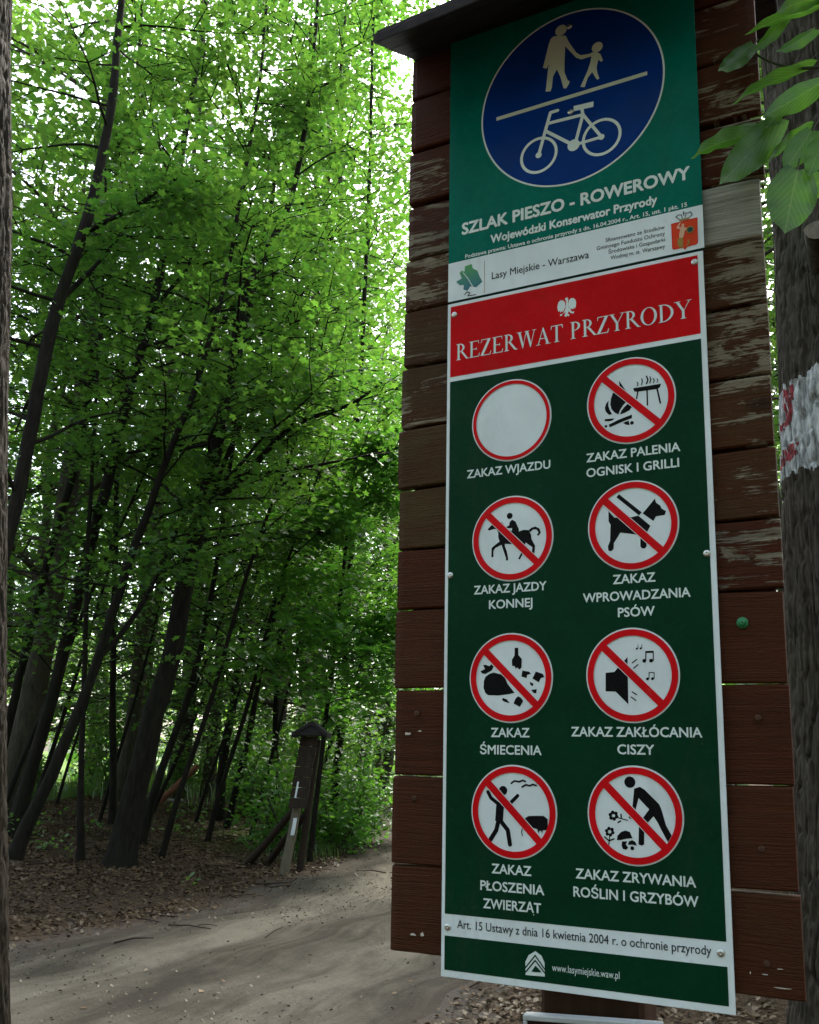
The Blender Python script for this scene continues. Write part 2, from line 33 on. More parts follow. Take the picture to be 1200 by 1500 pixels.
TREES={'A': ([(-4.7425, 10.0, 0.069, 0.1728), (-4.737, 10.0, 0.262, 0.144), (-4.627, 10.0, 2.24, 0.1268), (-4.442, 10.0, 4.125, 0.1209), (-4.344, 10.0, 5.345, 0.1159), (-4.286, 10.0, 6.551, 0.1116), (-4.039, 10.0, 7.646, 0.1065), (-3.952, 10.0, 8.404, 0.0914), (-3.891, 10.0, 9.49, 0.0813), (-3.93, 10.0, 10.416, 0.0699), (-3.917, 10.0, 12.046, 0.0538), (-3.913, 10.0, 14.526, 0.0362)], [[(-4.272, 10.0, 6.64, 0.0387), (-4.14, 10.24, 7.041, 0.0354), (-3.934, 10.48, 7.555, 0.0273), (-3.718, 10.72, 8.193, 0.0188)], [(-4.039, 10.0, 7.646, 0.0444), (-3.403, 9.76, 7.785, 0.0303), (-2.8, 9.52, 8.097, 0.0213)]]), 'C': ([(-5.4371, 13.436, 0.231, 0.1628), (-5.425, 13.436, 0.38, 0.1357), (-5.182, 13.436, 1.493, 0.1189), (-5.001, 13.436, 2.53, 0.1083), (-4.766, 13.436, 4.489, 0.1044), (-4.567, 13.436, 5.554, 0.1005), (-4.424, 13.436, 6.772, 0.0973), (-4.209, 13.436, 7.928, 0.0887), (-4.016, 13.436, 9.502, 0.0751), (-3.933, 13.436, 10.257, 0.0709), (-3.843, 13.436, 11.559, 0.0616), (-3.697, 13.436, 13.478, 0.0526), (-3.644, 13.436, 16.127, 0.0361)], [[(-4.154, 13.436, 8.165, 0.0446), (-4.071, 13.676, 8.772, 0.0401), (-3.776, 13.916, 9.282, 0.0352), (-3.647, 14.156, 10.731, 0.0248)]]), 'B': ([(-6.486, 15.0, 0.234, 0.12), (-6.475, 15.0, 0.391, 0.1), (-6.254, 15.0, 2.144, 0.0876), (-6.197, 15.0, 2.735, 0.0818), (-5.944, 15.0, 4.814, 0.0768), (-5.734, 15.0, 6.002, 0.0777), (-5.581, 15.0, 7.87, 0.074), (-5.542, 15.0, 8.648, 0.069), (-5.425, 15.0, 10.542, 0.0591), (-5.316, 15.0, 10.964, 0.053), (-5.315, 15.0, 12.697, 0.0488), (-5.41, 15.0, 15.15, 0.0376), (-5.512, 15.0, 17.786, 0.0327)], []), 'D': ([(-4.7527, 11.876, 0.125, 0.1328), (-4.731, 11.876, 0.273, 0.1107), (-4.298, 11.876, 1.339, 0.0952), (-3.984, 11.876, 2.387, 0.0811), (-3.798, 11.876, 3.127, 0.0767), (-3.577, 11.876, 4.074, 0.0681), (-3.335, 11.876, 4.917, 0.0642), (-3.242, 11.876, 5.446, 0.0602), (-3.003, 11.876, 5.94, 0.056), (-2.759, 11.876, 7.109, 0.048), (-2.596, 11.876, 7.954, 0.0394), (-2.464, 11.876, 9.273, 0.0361), (-2.316, 11.876, 11.018, 0.0275), (-2.292, 11.876, 13.397, 0.0243)], [[(-3.902, 11.876, 2.689, 0.045), (-3.532, 12.116, 3.344, 0.0412), (-3.263, 12.356, 4.278, 0.0328), (-3.135, 12.596, 4.925, 0.0241), (-2.987, 12.836, 5.506, 0.0197)]]), 'E': ([(-4.1772, 12.724, 0.012, 0.0755), (-4.181, 12.724, 0.16, 0.0629), (-4.256, 12.724, 0.936, 0.053), (-4.321, 12.724, 1.721, 0.0482), (-4.409, 12.724, 2.809, 0.0437), (-4.514, 12.724, 4.336, 0.0396), (-4.628, 12.724, 6.383, 0.0309), (-4.706, 12.724, 8.141, 0.027), (-4.869, 12.724, 10.384, 0.0233)], []), 'F': ([(-4.8715, 16.305, 0.194, 0.0956), (-4.883, 16.305, 0.344, 0.0797), (-5.114, 16.305, 2.686, 0.0676), (-5.28, 16.305, 4.49, 0.0624), (-5.417, 16.305, 6.4, 0.0576), (-5.578, 16.305, 9.128, 0.054), (-5.699, 16.305, 12.087, 0.0435), (-5.828, 16.305, 14.972, 0.0314)], []), 'G': ([(-3.6613, 12.704, -0.027, 0.2866), (-3.659, 12.704, 0.121, 0.2388), (-3.613, 12.704, 0.565, 0.214), (-3.51, 12.704, 1.296, 0.194), (-3.379, 12.704, 2.185, 0.1795), (-3.194, 12.704, 2.736, 0.1652), (-3.121, 12.704, 3.582, 0.1615), (-3.01, 12.704, 4.359, 0.1437), (-2.87, 12.704, 5.365, 0.1314), (-2.775, 12.704, 6.41, 0.1294), (-2.646, 12.704, 7.498, 0.1023), (-2.625, 12.704, 8.285, 0.0838), (-2.179, 12.704, 9.221, 0.0645), (-1.905, 12.704, 10.064, 0.0552), (-1.727, 12.704, 12.078, 0.0416), (-1.674, 12.704, 14.8, 0.0264)], [[(-2.694, 12.704, 6.841, 0.0754), (-2.523, 12.944, 8.183, 0.0635), (-2.473, 13.184, 9.02, 0.055), (-2.344, 13.424, 10.409, 0.0408), (-2.348, 13.664, 12.031, 0.0249)], [(-2.767, 12.704, 5.012, 0.0627), (-2.318, 12.464, 5.324, 0.0522), (-1.699, 12.224, 6.043, 0.0471), (-1.249, 11.984, 6.104, 0.0369), (-0.857, 11.744, 6.079, 0.0271), (-0.396, 11.504, 6.385, 0.0179)], [(-2.915, 12.704, 4.908, 0.0434), (-2.596, 12.944, 6.075, 0.04), (-2.297, 13.184, 7.274, 0.0365), (-2.108, 13.424, 8.081, 0.027), (-1.739, 13.664, 8.935, 0.0168)]]), 'H2': ([(-3.8605, 14.264, 0.093, 0.1086), (-3.848, 14.264, 0.243, 0.0905), (-3.598, 14.264, 1.411, 0.0739), (-3.312, 14.264, 2.316, 0.0632), (-3.126, 14.264, 3.301, 0.0581), (-3.011, 14.264, 4.375, 0.0479), (-2.926, 14.264, 5.833, 0.0435), (-2.867, 14.264, 7.487, 0.0338), (-2.877, 14.264, 9.108, 0.0235)], []), 'H': ([(-3.8082, 19.925, 0.034, 0.1664), (-3.808, 19.925, 0.181, 0.1387), (-3.804, 19.925, 1.357, 0.1238), (-3.625, 19.925, 2.759, 0.1092), (-3.583, 19.925, 3.697, 0.1023), (-3.5, 19.925, 4.733, 0.0882), (-3.211, 19.925, 5.648, 0.0739), (-2.935, 19.925, 7.534, 0.0678), (-2.791, 19.925, 10.877, 0.0636), (-2.718, 19.925, 14.501, 0.0515), (-2.726, 19.925, 18.443, 0.0471), (-2.806, 19.925, 22.299, 0.0415)], []), 'I': ([(-3.2893, 17.98, 0.041, 0.1026), (-3.276, 17.98, 0.19, 0.0855), (-3.009, 17.98, 1.575, 0.072), (-2.876, 17.98, 2.589, 0.0655), (-2.746, 17.98, 3.765, 0.0592), (-2.403, 17.98, 4.849, 0.0529), (-2.068, 17.98, 6.391, 0.047), (-1.713, 17.98, 7.852, 0.0343), (-1.497, 17.98, 9.679, 0.0284)], []), 'J': ([(-2.6122, 18.904, -0.017, 0.1154), (-2.609, 18.904, 0.132, 0.0962), (-2.544, 18.904, 1.388, 0.0822), (-2.631, 18.904, 2.244, 0.0754), (-2.621, 18.904, 3.603, 0.0689), (-2.526, 18.904, 5.016, 0.0626), (-2.347, 18.904, 7.239, 0.0571), (-2.193, 18.904, 10.411, 0.0527), (-2.062, 18.904, 14.756, 0.0498), (-1.879, 18.904, 18.583, 0.0457), (-1.817, 18.904, 21.683, 0.0298)], [[(-2.608, 18.904, 3.882, 0.0414), (-1.978, 19.144, 4.925, 0.0351), (-1.455, 19.384, 5.868, 0.0214)]]), 'K': ([(-1.2947, 16.767, -0.145, 0.1382), (-1.291, 16.767, 0.004, 0.1152), (-1.216, 16.767, 0.8, 0.1027), (-1.158, 16.767, 1.489, 0.0905), (-1.099, 16.767, 2.55, 0.0785), (-1.063, 16.767, 4.019, 0.067), (-1.047, 16.767, 6.62, 0.0567), (-1.003, 16.767, 9.433, 0.0532), (-0.955, 16.767, 12.483, 0.0503), (-0.976, 16.767, 15.801, 0.0395), (-0.989, 16.767, 19.048, 0.0348)], []), 'L': ([(-0.8454, 18.789, -0.14, 0.0732), (-0.836, 18.789, 0.008, 0.061), (-0.648, 18.789, 0.831, 0.0473), (-0.495, 18.789, 1.645, 0.0405), (-0.282, 18.789, 2.95, 0.0338), (-0.172, 18.789, 4.329, 0.0273)], []), 'N': ([(-7.0254, 30.0, 0.234, 0.186), (-7.039, 30.0, 0.493, 0.155), (-7.31, 30.0, 10.481, 0.1384), (-7.932, 30.0, 22.673, 0.1212), (-8.334, 30.0, 28.12, 0.1028), (-8.856, 30.0, 33.338, 0.08)], []), 'P': ([(-1.4074, 14.842, -0.169, 0.0646), (-1.403, 14.842, -0.022, 0.0538), (-1.315, 14.842, 1.599, 0.0481), (-1.163, 14.842, 3.189, 0.043), (-1.05, 14.842, 4.639, 0.0382), (-0.976, 14.842, 5.805, 0.0277), (-0.946, 14.842, 6.647, 0.0169)], [])}
NEARLEAF=[([0.6294, 1.4, 2.677], [0.5001, 1.33, 2.513], 0.0653, 0.15), ([0.5916, 1.42, 2.6871], [0.4592, 1.34, 2.567], 0.0292, 0.6), ([0.5997, 1.4, 2.8409], [0.5204, 1.35, 2.7504], 0.0346, 0.3), ([0.6856, 1.38, 2.7921], [0.5432, 1.36, 2.6898], 0.0208, 0.75), ([0.6929, 1.36, 2.7289], [0.5869, 1.34, 2.6533], 0.0466, 0.2), ([0.7115, 1.34, 2.8906], [0.5835, 1.38, 2.8521], 0.0239, 0.6), ([0.696, 1.36, 2.8394], [0.6139, 1.33, 2.7743], 0.0224, 0.5), ([0.7004, 1.33, 2.8953], [0.609, 1.3, 2.8279], 0.0365, 0.3), ([0.6672, 1.35, 2.625], [0.6081, 1.33, 2.5409], 0.0481, 0.15), ([0.6275, 1.33, 2.531], [0.5823, 1.29, 2.3995], 0.0839, 0.1), ([0.6742, 1.32, 2.5935], [0.6381, 1.31, 2.5174], 0.0416, 0.2), ([0.6762, 1.38, 2.6614], [0.5951, 1.36, 2.5748], 0.0189, 0.8), ([0.6313, 1.38, 2.6922], [0.5984, 1.36, 2.6446], 0.0246, 0.3), ([0.6804, 1.36, 2.5475], [0.6435, 1.35, 2.4908], 0.0373, 0.4), ([0.6598, 1.38, 2.886], [0.5886, 1.37, 2.8058], 0.0227, 0.5)]
NEARTWIG=[[[0.8058, 1.36, 2.7425], [0.7327, 1.36, 2.7242], [0.6957, 1.37, 2.7134], [0.6605, 1.39, 2.7077], [0.6283, 1.4, 2.6783], [0.6086, 1.42, 2.7017]], [[0.8101, 1.33, 2.9151], [0.7219, 1.34, 2.8865], [0.6882, 1.36, 2.8857], [0.6585, 1.37, 2.918]], [[0.7952, 1.35, 2.6926], [0.7094, 1.35, 2.6299], [0.6673, 1.35, 2.5758], [0.6341, 1.34, 2.5329]], [[0.8121, 1.36, 2.799], [0.7323, 1.36, 2.7803], [0.6795, 1.37, 2.7707], [0.6248, 1.4, 2.8152], [0.604, 1.41, 2.8498]]]

# ------------------------------------------------------------------ helpers
def tag(o,label=None,cat=None,group=None,kind=None):
    if label:o['label']=label
    if cat:o['category']=cat
    if group:o['group']=group
    if kind:o['kind']=kind
    return o
def empty(name,loc,label=None,cat=None,group=None):
    o=bpy.data.objects.new(name,None); COL.objects.link(o); o.location=loc; o.empty_display_size=.1
    return tag(o,label,cat,group)
def wloc(o):
    v=Vector((0,0,0))
    while o is not None: v=v+o.location; o=o.parent
    return v
def link(name,me,mat,parent=None,smooth=False):
    me.materials.append(mat)
    if smooth: me.polygons.foreach_set('use_smooth',np.ones(len(me.polygons),bool))
    o=bpy.data.objects.new(name,me); COL.objects.link(o)
    if parent is not None: o.parent=parent
    return o
def np_mesh(name,V,F,mat,parent=None,smooth=False,attrs=None,local=False):
    """V (n,3) world coordinates, F (m,k) faces of equal size, or list of faces."""
    V=np.asarray(V,np.float64)
    if parent is not None and not local: V=V-np.array(wloc(parent))
    me=bpy.data.meshes.new(name)
    if isinstance(F,np.ndarray):
        n,k=F.shape
        me.vertices.add(len(V)); me.vertices.foreach_set('co',V.astype(np.float32).ravel())
        me.loops.add(n*k); me.loops.foreach_set('vertex_index',F.astype(np.int32).ravel())
        me.polygons.add(n); me.polygons.foreach_set('loop_start',np.arange(0,n*k,k,dtype=np.int32))
        me.polygons.foreach_set('loop_total',np.full(n,k,np.int32))
        me.update(calc_edges=True); me.validate()
    else:
        me.from_pydata(V.tolist(),[],[list(f) for f in F]); me.update()
    if attrs:
        for an,(typ,dat) in attrs.items():
            a=me.attributes.new(an,typ,'POINT')
            key='value' if typ=='FLOAT' else 'vector'
            a.data.foreach_set(key,np.asarray(dat,np.float32).ravel())
    return link(name,me,mat,parent,smooth)
class MB:
    def __init__(s): s.V=[];s.F=[]
    def add(s,V,F):
        n=len(s.V); s.V+= [tuple(map(float,v)) for v in V]; s.F+=[tuple(i+n for i in f) for f in F]; return s
    def box(s,P,a,b,f=None):      # a,b local corners, f local->world
        c=[(a[0],a[1],a[2]),(b[0],a[1],a[2]),(b[0],b[1],a[2]),(a[0],b[1],a[2]),(a[0],a[1],b[2]),(b[0],a[1],b[2]),(b[0],b[1],b[2]),(a[0],b[1],b[2])]
        return s.add([P(*q) for q in c],[(0,3,2,1),(4,5,6,7),(0,1,5,4),(1,2,6,5),(2,3,7,6),(3,0,4,7)])
    def bbox(s,P,a,b,e=.003):      # bevelled box: 24 vertices
        V=[];idx={}
        for ax in range(3):
            for sx in (0,1):
                for sy in (0,1):
                    for sz in (0,1):
                        sg=(sx,sy,sz);q=[]
                        for i in range(3):
                            v=(a,b)[sg[i]][i]
                            if i!=ax: v+= e if sg[i]==0 else -e
                            q.append(v)
                        idx[(ax,)+sg]=len(V);V.append(P(*q))
        F=[]
        for ax in range(3):
            o1,o2=[i for i in range(3) if i!=ax]
            for sd in (0,1):
                f=[]
                for (p,q) in ((0,0),(1,0),(1,1),(0,1)):
                    sg=[0,0,0];sg[ax]=sd;sg[o1]=p;sg[o2]=q;f.append(idx[(ax,)+tuple(sg)])
                F.append(tuple(f))
        for ax in range(3):        # edges along ax
            o1,o2=[i for i in range(3) if i!=ax]
            for p in (0,1):
                for q in (0,1):
                    f=[]
                    for (k,e_) in ((o1,0),(o1,1),(o2,1),(o2,0)):
                        sg=[0,0,0];sg[ax]=e_;sg[o1]=p;sg[o2]=q;f.append(idx[(k,)+tuple(sg)])
                    F.append(tuple(f))
        for sx in (0,1):
            for sy in (0,1):
                for sz in (0,1):
                    F.append((idx[(0,sx,sy,sz)],idx[(1,sx,sy,sz)],idx[(2,sx,sy,sz)]))
        return s.add(V,F)
    def tube(s,pts,rad,n=8,cap=True):
        V,F=tube_np(pts,rad,n); 
        s.add(V,[tuple(f) for f in F])
        return s
    def build(s,name,mat,parent=None,smooth=False,fix=True):
        V=np.array(s.V)
        if parent is not None: V=V-np.array(wloc(parent))
        me=bpy.data.meshes.new(name); me.from_pydata(V.tolist(),[],s.F); me.update()
        if fix:
            import bmesh
            bm=bmesh.new(); bm.from_mesh(me); bmesh.ops.recalc_face_normals(bm,faces=bm.faces); bm.to_mesh(me); bm.free()
        return link(name,me,mat,parent,smooth)
def frames(pts):
    pts=np.asarray(pts,float); t=np.gradient(pts,axis=0); t/=np.linalg.norm(t,axis=1)[:,None]+1e-9
    ref=np.array([0,1,0.13]) if abs(t[:,1]).mean()<.8 else np.array([1,0,.1])
    a=np.cross(t,ref); a/=np.linalg.norm(a,axis=1)[:,None]+1e-9
    b=np.cross(t,a); return t,a,b
def tube_np(pts,rad,n=8,bump=0,seed=0):
    pts=np.asarray(pts,float); rad=np.asarray(rad,float); t,a,b=frames(pts)
    th=np.linspace(0,2*np.pi,n,endpoint=False)
    rr=rad[:,None]*np.ones(n)[None]
    if bump:
        g=np.random.default_rng(seed); rr=rr*(1+bump*g.normal(size=rr.shape))
    V=pts[:,None]+rr[...,None]*(np.cos(th)[None,:,None]*a[:,None]+np.sin(th)[None,:,None]*b[:,None])
    m=len(pts); V=V.reshape(-1,3)
    i=np.arange(m-1)[:,None]*n; j=np.arange(n)[None]; k=(j+1)%n
    F=np.stack([i+j,i+k,i+n+k,i+n+j],-1).reshape(-1,4)
    return V,F
def resample(pts,rad,step):
    pts=np.asarray(pts,float);rad=np.asarray(rad,float)
    s=np.concatenate([[0],np.cumsum(np.linalg.norm(np.diff(pts,axis=0),axis=1))])
    n=max(3,int(s[-1]/step)+1); u=np.linspace(0,s[-1],n)
    P=np.stack([np.interp(u,s,pts[:,i]) for i in range(3)],1); r=np.interp(u,s,rad)
    for _ in range(2):
        P[1:-1]=(P[:-2]+2*P[1:-1]+P[2:])/4
    return P,r
def vnoise(x,y,seed=0):
    g=np.random.default_rng(seed).random((256,256))
    xi=np.floor(x).astype(int);yi=np.floor(y).astype(int);fx=x-xi;fy=y-yi
    fx=fx*fx*(3-2*fx);fy=fy*fy*(3-2*fy)
    A=g[xi%256,yi%256];B=g[(xi+1)%256,yi%256];C=g[xi%256,(yi+1)%256];D=g[(xi+1)%256,(yi+1)%256]
    return (A*(1-fx)+B*fx)*(1-fy)+(C*(1-fx)+D*fx)*fy
# ------------------------------------------------------------------ materials
class NT:
    def __init__(s,name):
        s.m=bpy.data.materials.new(name); s.m.use_nodes=True; s.t=s.m.node_tree; s.n=s.t.nodes; s.l=s.t.links
        s.p=s.n['Principled BSDF']; s.out=s.n['Material Output']
    def new(s,typ,**kw):
        x=s.n.new(typ)
        for k,v in kw.items():
            if k.startswith('i_'):
                key=k[2:]; key=int(key) if key.isdigit() else key.replace('_',' ')
                if isinstance(v,bpy.types.NodeSocket): s.l.new(v,x.inputs[key])
                else: x.inputs[key].default_value=v
            else: setattr(x,k,v)
        return x
    def mix(s,f,a,b,blend='MIX'):
        x=s.n.new('ShaderNodeMix'); x.data_type='RGBA'; x.blend_type=blend
        for i,v in ((0,f),(6,a),(7,b)):
            if isinstance(v,bpy.types.NodeSocket): s.l.new(v,x.inputs[i])
            else: x.inputs[i].default_value=(v if i==0 else (*v,1) if len(v)==3 else v)
        return x.outputs[2]
    def math(s,op,a,b=0.,c=None,clamp=False):
        x=s.n.new('ShaderNodeMath'); x.operation=op; x.use_clamp=clamp
        for i,v in enumerate((a,b) if c is None else (a,b,c)):
            if isinstance(v,bpy.types.NodeSocket): s.l.new(v,x.inputs[i])
            else: x.inputs[i].default_value=v
        return x.outputs[0]
    def ramp(s,f,stops):
        x=s.n.new('ShaderNodeValToRGB'); s.l.new(f,x.inputs[0]); e=x.color_ramp.elements
        while len(e)<len(stops): e.new(.5)
        for el,(p,c) in zip(e,stops): el.position=p; el.color=(*c,1) if hasattr(c,'__len__') else (c,c,c,1)
        return x.outputs[0]
    def noise(s,vec,scale,detail=4,rough=.55,dist=0.,scl=None):
        if scl is not None:
            mp=s.n.new('ShaderNodeMapping'); s.l.new(vec,mp.inputs[0]); mp.inputs['Scale'].default_value=scl; vec=mp.outputs[0]
        x=s.n.new('ShaderNodeTexNoise'); s.l.new(vec,x.inputs['Vector']); x.inputs['Scale'].default_value=scale
        x.inputs['Detail'].default_value=detail; x.inputs['Roughness'].default_value=rough; x.inputs['Distortion'].default_value=dist
        return x.outputs[0]
    def coord(s,k='Object'): return s.n.new('ShaderNodeTexCoord').outputs[k]
    def set(s,col=None,rough=None,spec=None,bump=None,bs=.3,bd=.01):
        for k,v in (('Base Color',col),('Roughness',rough),('Specular IOR Level',spec)):
            if v is None: continue
            if isinstance(v,bpy.types.NodeSocket): s.l.new(v,s.p.inputs[k])
            elif k=='Base Color': s.p.inputs[k].default_value=(*v,1)
            else: s.p.inputs[k].default_value=v
        if bump is not None:
            b=s.n.new('ShaderNodeBump'); s.l.new(bump,b.inputs['Height']); b.inputs['Strength'].default_value=bs; b.inputs['Distance'].default_value=bd
            s.l.new(b.outputs[0],s.p.inputs['Normal'])
        return s.m
def print_mat(name,col,rough=.27,spec=.06,var=.12,chips=False):
    t=NT(name); c=t.coord(); n=t.noise(c,9,5,.6); d=t.noise(c,60,3,.6)
    cc=t.mix(t.ramp(n,[(.35,0),(.75,1)]),tuple(x*(1-var) for x in col),tuple(min(1,x*(1+var)) for x in col))
    if chips:
        sp=t.ramp(t.noise(c,34,6,.7),[(.67,0),(.74,1)])
        cc=t.mix(t.math('MULTIPLY',sp,.16),cc,(.30,.36,.33))
        sp2=t.ramp(t.noise(c,160,3,.7),[(.75,0),(.78,1)]); sp3=t.ramp(n,[(.55,0),(.62,1)])
        cc=t.mix(t.math('MULTIPLY',t.math('MULTIPLY',sp2,sp3),.35),cc,(.4,.45,.42))
    gr=t.ramp(t.noise(c,5,7,.72,.8,(1,1,.35)),[(.56,0),(.74,1)]); cc=t.mix(t.math('MULTIPLY',gr,.22),cc,(.05,.055,.035))
    r=t.math('MULTIPLY_ADD',d,.18,rough-.09)
    return t.set(cc,r,spec,t.noise(c,3.5,2,.4),.05,.02)
M_green=print_mat('dark_green_print',(.0022,.033,.0145),chips=True)
M_teal=print_mat('teal_green_print',(.001,.125,.092))
M_blue=print_mat('deep_blue_print',(.003,.032,.19),rough=.2)
M_red=print_mat('red_print',(.50,.003,.006),chips=True)
M_redring=print_mat('red_ring_print',(.58,.006,.010),chips=True)
M_white=print_mat('white_print',(.66,.72,.74),var=.08)
M_letter=print_mat('white_lettering',(.62,.70,.68),var=.06)
M_cream=print_mat('pale_yellowish_print',(.50,.56,.44),var=.06)
M_black=print_mat('black_print',(.006,.006,.007))
M_ink=print_mat('dark_text_ink',(.03,.035,.04))
M_orange=print_mat('orange_red_print',(.62,.055,.02))
M_skin=print_mat('pale_pink_print',(.62,.36,.25))
M_gold=print_mat('dull_gold_print',(.30,.20,.06))
M_darkteal=print_mat('dark_teal_print',(.02,.07,.06))
M_mapgreen=None
t=NT('green_to_blue_print'); c=t.coord(); s=t.n.new('ShaderNodeSeparateXYZ'); t.l.new(c,s.inputs[0])
M_mapgreen=t.set(t.mix(t.ramp(t.math('MULTIPLY_ADD',s.outputs[2],18.,-.2),[(0,0),(1,1)]),(.01,.10,.20),(.06,.26,.08)),.35,.35)
def metal(name,col,rough):
    t=NT(name); t.p.inputs['Metallic'].default_value=1; return t.set(col,rough)
M_screw=metal('zinc_screw_metal',(.55,.55,.52),.35)
t=NT('green_plastic'); M_gplastic=t.set((.01,.16,.05),.35,.5)
M_chip=NT('fresh_pale_wood').set((.5,.45,.38),.8)
M_greyframe=print_mat('pale_grey_frame_paint',(.36,.38,.37),rough=.5)
# painted, peeling planks
def plank_mat():
    t=NT('peeling_brown_painted_wood'); c=t.coord()
    a=t.n.new('ShaderNodeAttribute'); a.attribute_name='bu'      # board coordinates: along, across, plank id
    w=t.n.new('ShaderNodeAttribute'); w.attribute_name='wear'
    v=a.outputs['Vector']
    geo=t.n.new('ShaderNodeNewGeometry'); rnd=geo.outputs['Random Per Island']
    grain=t.noise(v,1,5,.6,1.2,(5,120,31)); fine=t.noise(v,1,3,.7,.3,(14,520,31))
    knot=t.noise(v,1,3,.5,2.5,(7,26,31))
    ringk=t.math('SINE',t.math('MULTIPLY',knot,62.))
    sep=t.n.new('ShaderNodeSeparateXYZ'); t.l.new(v,sep.inputs[0])
    paint=t.mix(t.ramp(grain,[(.3,0),(.72,1)]),(.072,.0145,.0050),(.036,.0092,.0040))
    paint=t.mix(t.math('MULTIPLY',rnd,.55),paint,(.064,.021,.007))
    paint=t.mix(t.math('MULTIPLY',t.ramp(fine,[(.55,0),(.75,1)]),.35),paint,(.10,.040,.02))
    ma=t.n.new('ShaderNodeAttribute'); ma.attribute_name='moss'
    paint=t.mix(t.math('MULTIPLY',ma.outputs['Fac'],t.ramp(t.noise(v,1,4,.6,0,(9,18,31)),[(.35,.25),(.65,.95)])),paint,(.062,.050,.016))
    mpk=t.n.new('ShaderNodeMapping'); t.l.new(v,mpk.inputs[0]); mpk.inputs['Scale'].default_value=(4.2,7.5,31)
    vk=t.n.new('ShaderNodeTexVoronoi'); t.l.new(mpk.outputs[0],vk.inputs['Vector']); vk.inputs['Scale'].default_value=1.
    kd=t.math('ADD',vk.outputs['Distance'],t.math('MULTIPLY_ADD',fine,.10,-.05)); kn=t.ramp(kd,[(.05,1),(.13,0)])
    paint=t.mix(t.math('MULTIPLY',kn,.75),paint,(.012,.006,.004))
    lf=t.ramp(t.noise(v,1,4,.65,.4,(3.5,260,31)),[(.60,0),(.70,1)]); paint=t.mix(t.math('MULTIPLY',lf,.45),paint,(.13,.06,.03))
    wood=t.mix(t.ramp(grain,[(.25,0),(.7,1)]),(.10,.083,.058),(.28,.245,.185))
    wood=t.mix(t.math('MULTIPLY',rnd,.4),wood,(.30,.24,.16))
    wood=t.mix(t.math('MULTIPLY',t.ramp(ringk,[(.5,0),(1,1)]),.35),wood,(.10,.075,.05))
    pn=t.noise(v,1,6,.68,.6,(7,30,31)); pn2=t.noise(v,1,4,.6,.5,(5,330,31))
    mask=t.math('ADD',t.math('MULTIPLY_ADD',pn,.95,-.165),t.math('MULTIPLY',pn2,.36))
    th=t.math('MULTIPLY_ADD',w.outputs['Fac'],-.40,.76)
    peel=t.math('MULTIPLY',t.math('SUBTRACT',mask,th),30.,clamp=True)
    wood=t.mix(t.math('MULTIPLY',t.math('SUBTRACT',w.outputs['Fac'],.95),2.,clamp=True),wood,t.mix(t.ramp(grain,[(.25,0),(.7,1)]),(.20,.185,.155),(.46,.44,.39)))
    col=t.mix(peel,paint,wood)
    dirt=t.ramp(t.noise(c,5,4,.6),[(.35,0),(.7,1)])
    col=t.mix(t.math('MULTIPLY',dirt,.3),col,(.022,.016,.010))
    h=t.math('ADD',t.math('MULTIPLY',grain,.7),t.math('MULTIPLY',fine,.5))
    h=t.math('SUBTRACT',h,t.math('MULTIPLY',peel,.35))
    h=t.math('ADD',h,t.math('MULTIPLY',ringk,.05)); h=t.math('ADD',h,t.math('MULTIPLY',kn,-.4))
    return t.set(col,t.math('MULTIPLY_ADD',peel,.25,.55),.08,h,.85,.005)
M_plank=plank_mat()
def wood_mat(name,c1,c2,scl=(2,2,30)):
    t=NT(name); c=t.coord(); g=t.noise(c,1,5,.6,1,scl); f=t.noise(c,6,4,.6)
    col=t.mix(t.ramp(g,[(.3,0),(.7,1)]),c1,c2); col=t.mix(t.math('MULTIPLY',f,.5),col,tuple(x*.5 for x in c1))
    return t.set(col,.8,.2,g,.5,.006)
M_post=wood_mat('weathered_brown_post_wood',(.045,.020,.012),(.10,.05,.03),(26,26,2))
M_roof=wood_mat('dark_tarred_roof_wood',(.010,.008,.010),(.045,.036,.036),(3,40,40))
M_greypost=wood_mat('grey_weathered_pole_wood',(.10,.085,.06),(.20,.17,.12),(30,30,2))
M_darkpost=wood_mat('dark_brown_pole_wood',(.022,.014,.010),(.05,.033,.022),(24,24,3))
M_redlog=wood_mat('reddish_stripped_log_wood',(.16,.06,.035),(.34,.16,.10),(8,8,8))
M_pallog=wood_mat('pale_sawn_wood',(.26,.24,.20),(.45,.42,.36),(8,8,8))
def bark_mat(name,c1,c2,moss=(.03,.035,.012),mo=.35,scl=(18,18,4),bd=.02,dk=.35):
    t=NT(name); c=t.coord(); g=t.noise(c,1,6,.65,.8,scl); f=t.noise(c,1.3,4,.6)
    col=t.mix(t.ramp(g,[(.32,0),(.68,1)]),c1,c2)
    col=t.mix(t.math('MULTIPLY',t.ramp(f,[(.42,0),(.66,1)]),mo),col,moss)
    return t.set(col,.9,.15,g,.9,bd)
M_bark=bark_mat('dark_forest_bark',(.005,.0042,.0032),(.021,.0175,.0125),(.011,.013,.006))
M_bark2=bark_mat('grey_brown_bark',(.035,.030,.022),(.09,.08,.06))
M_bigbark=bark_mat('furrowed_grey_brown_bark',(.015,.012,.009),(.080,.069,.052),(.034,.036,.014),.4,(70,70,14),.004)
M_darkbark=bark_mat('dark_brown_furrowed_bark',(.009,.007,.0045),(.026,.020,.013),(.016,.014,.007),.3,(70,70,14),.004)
t=NT('chalky_white_trail_paint'); c=t.coord(); n=t.noise(c,1,5,.65,.4,(60,60,16))
M_blaze=t.set(t.mix(t.ramp(n,[(.36,0),(.6,1)]),(.12,.125,.115),(.47,.50,.475)),.8,.2,n,.8,.004)
t=NT('faded_red_trail_paint'); c=t.coord(); n=t.noise(c,1,5,.65,.4,(60,60,16))
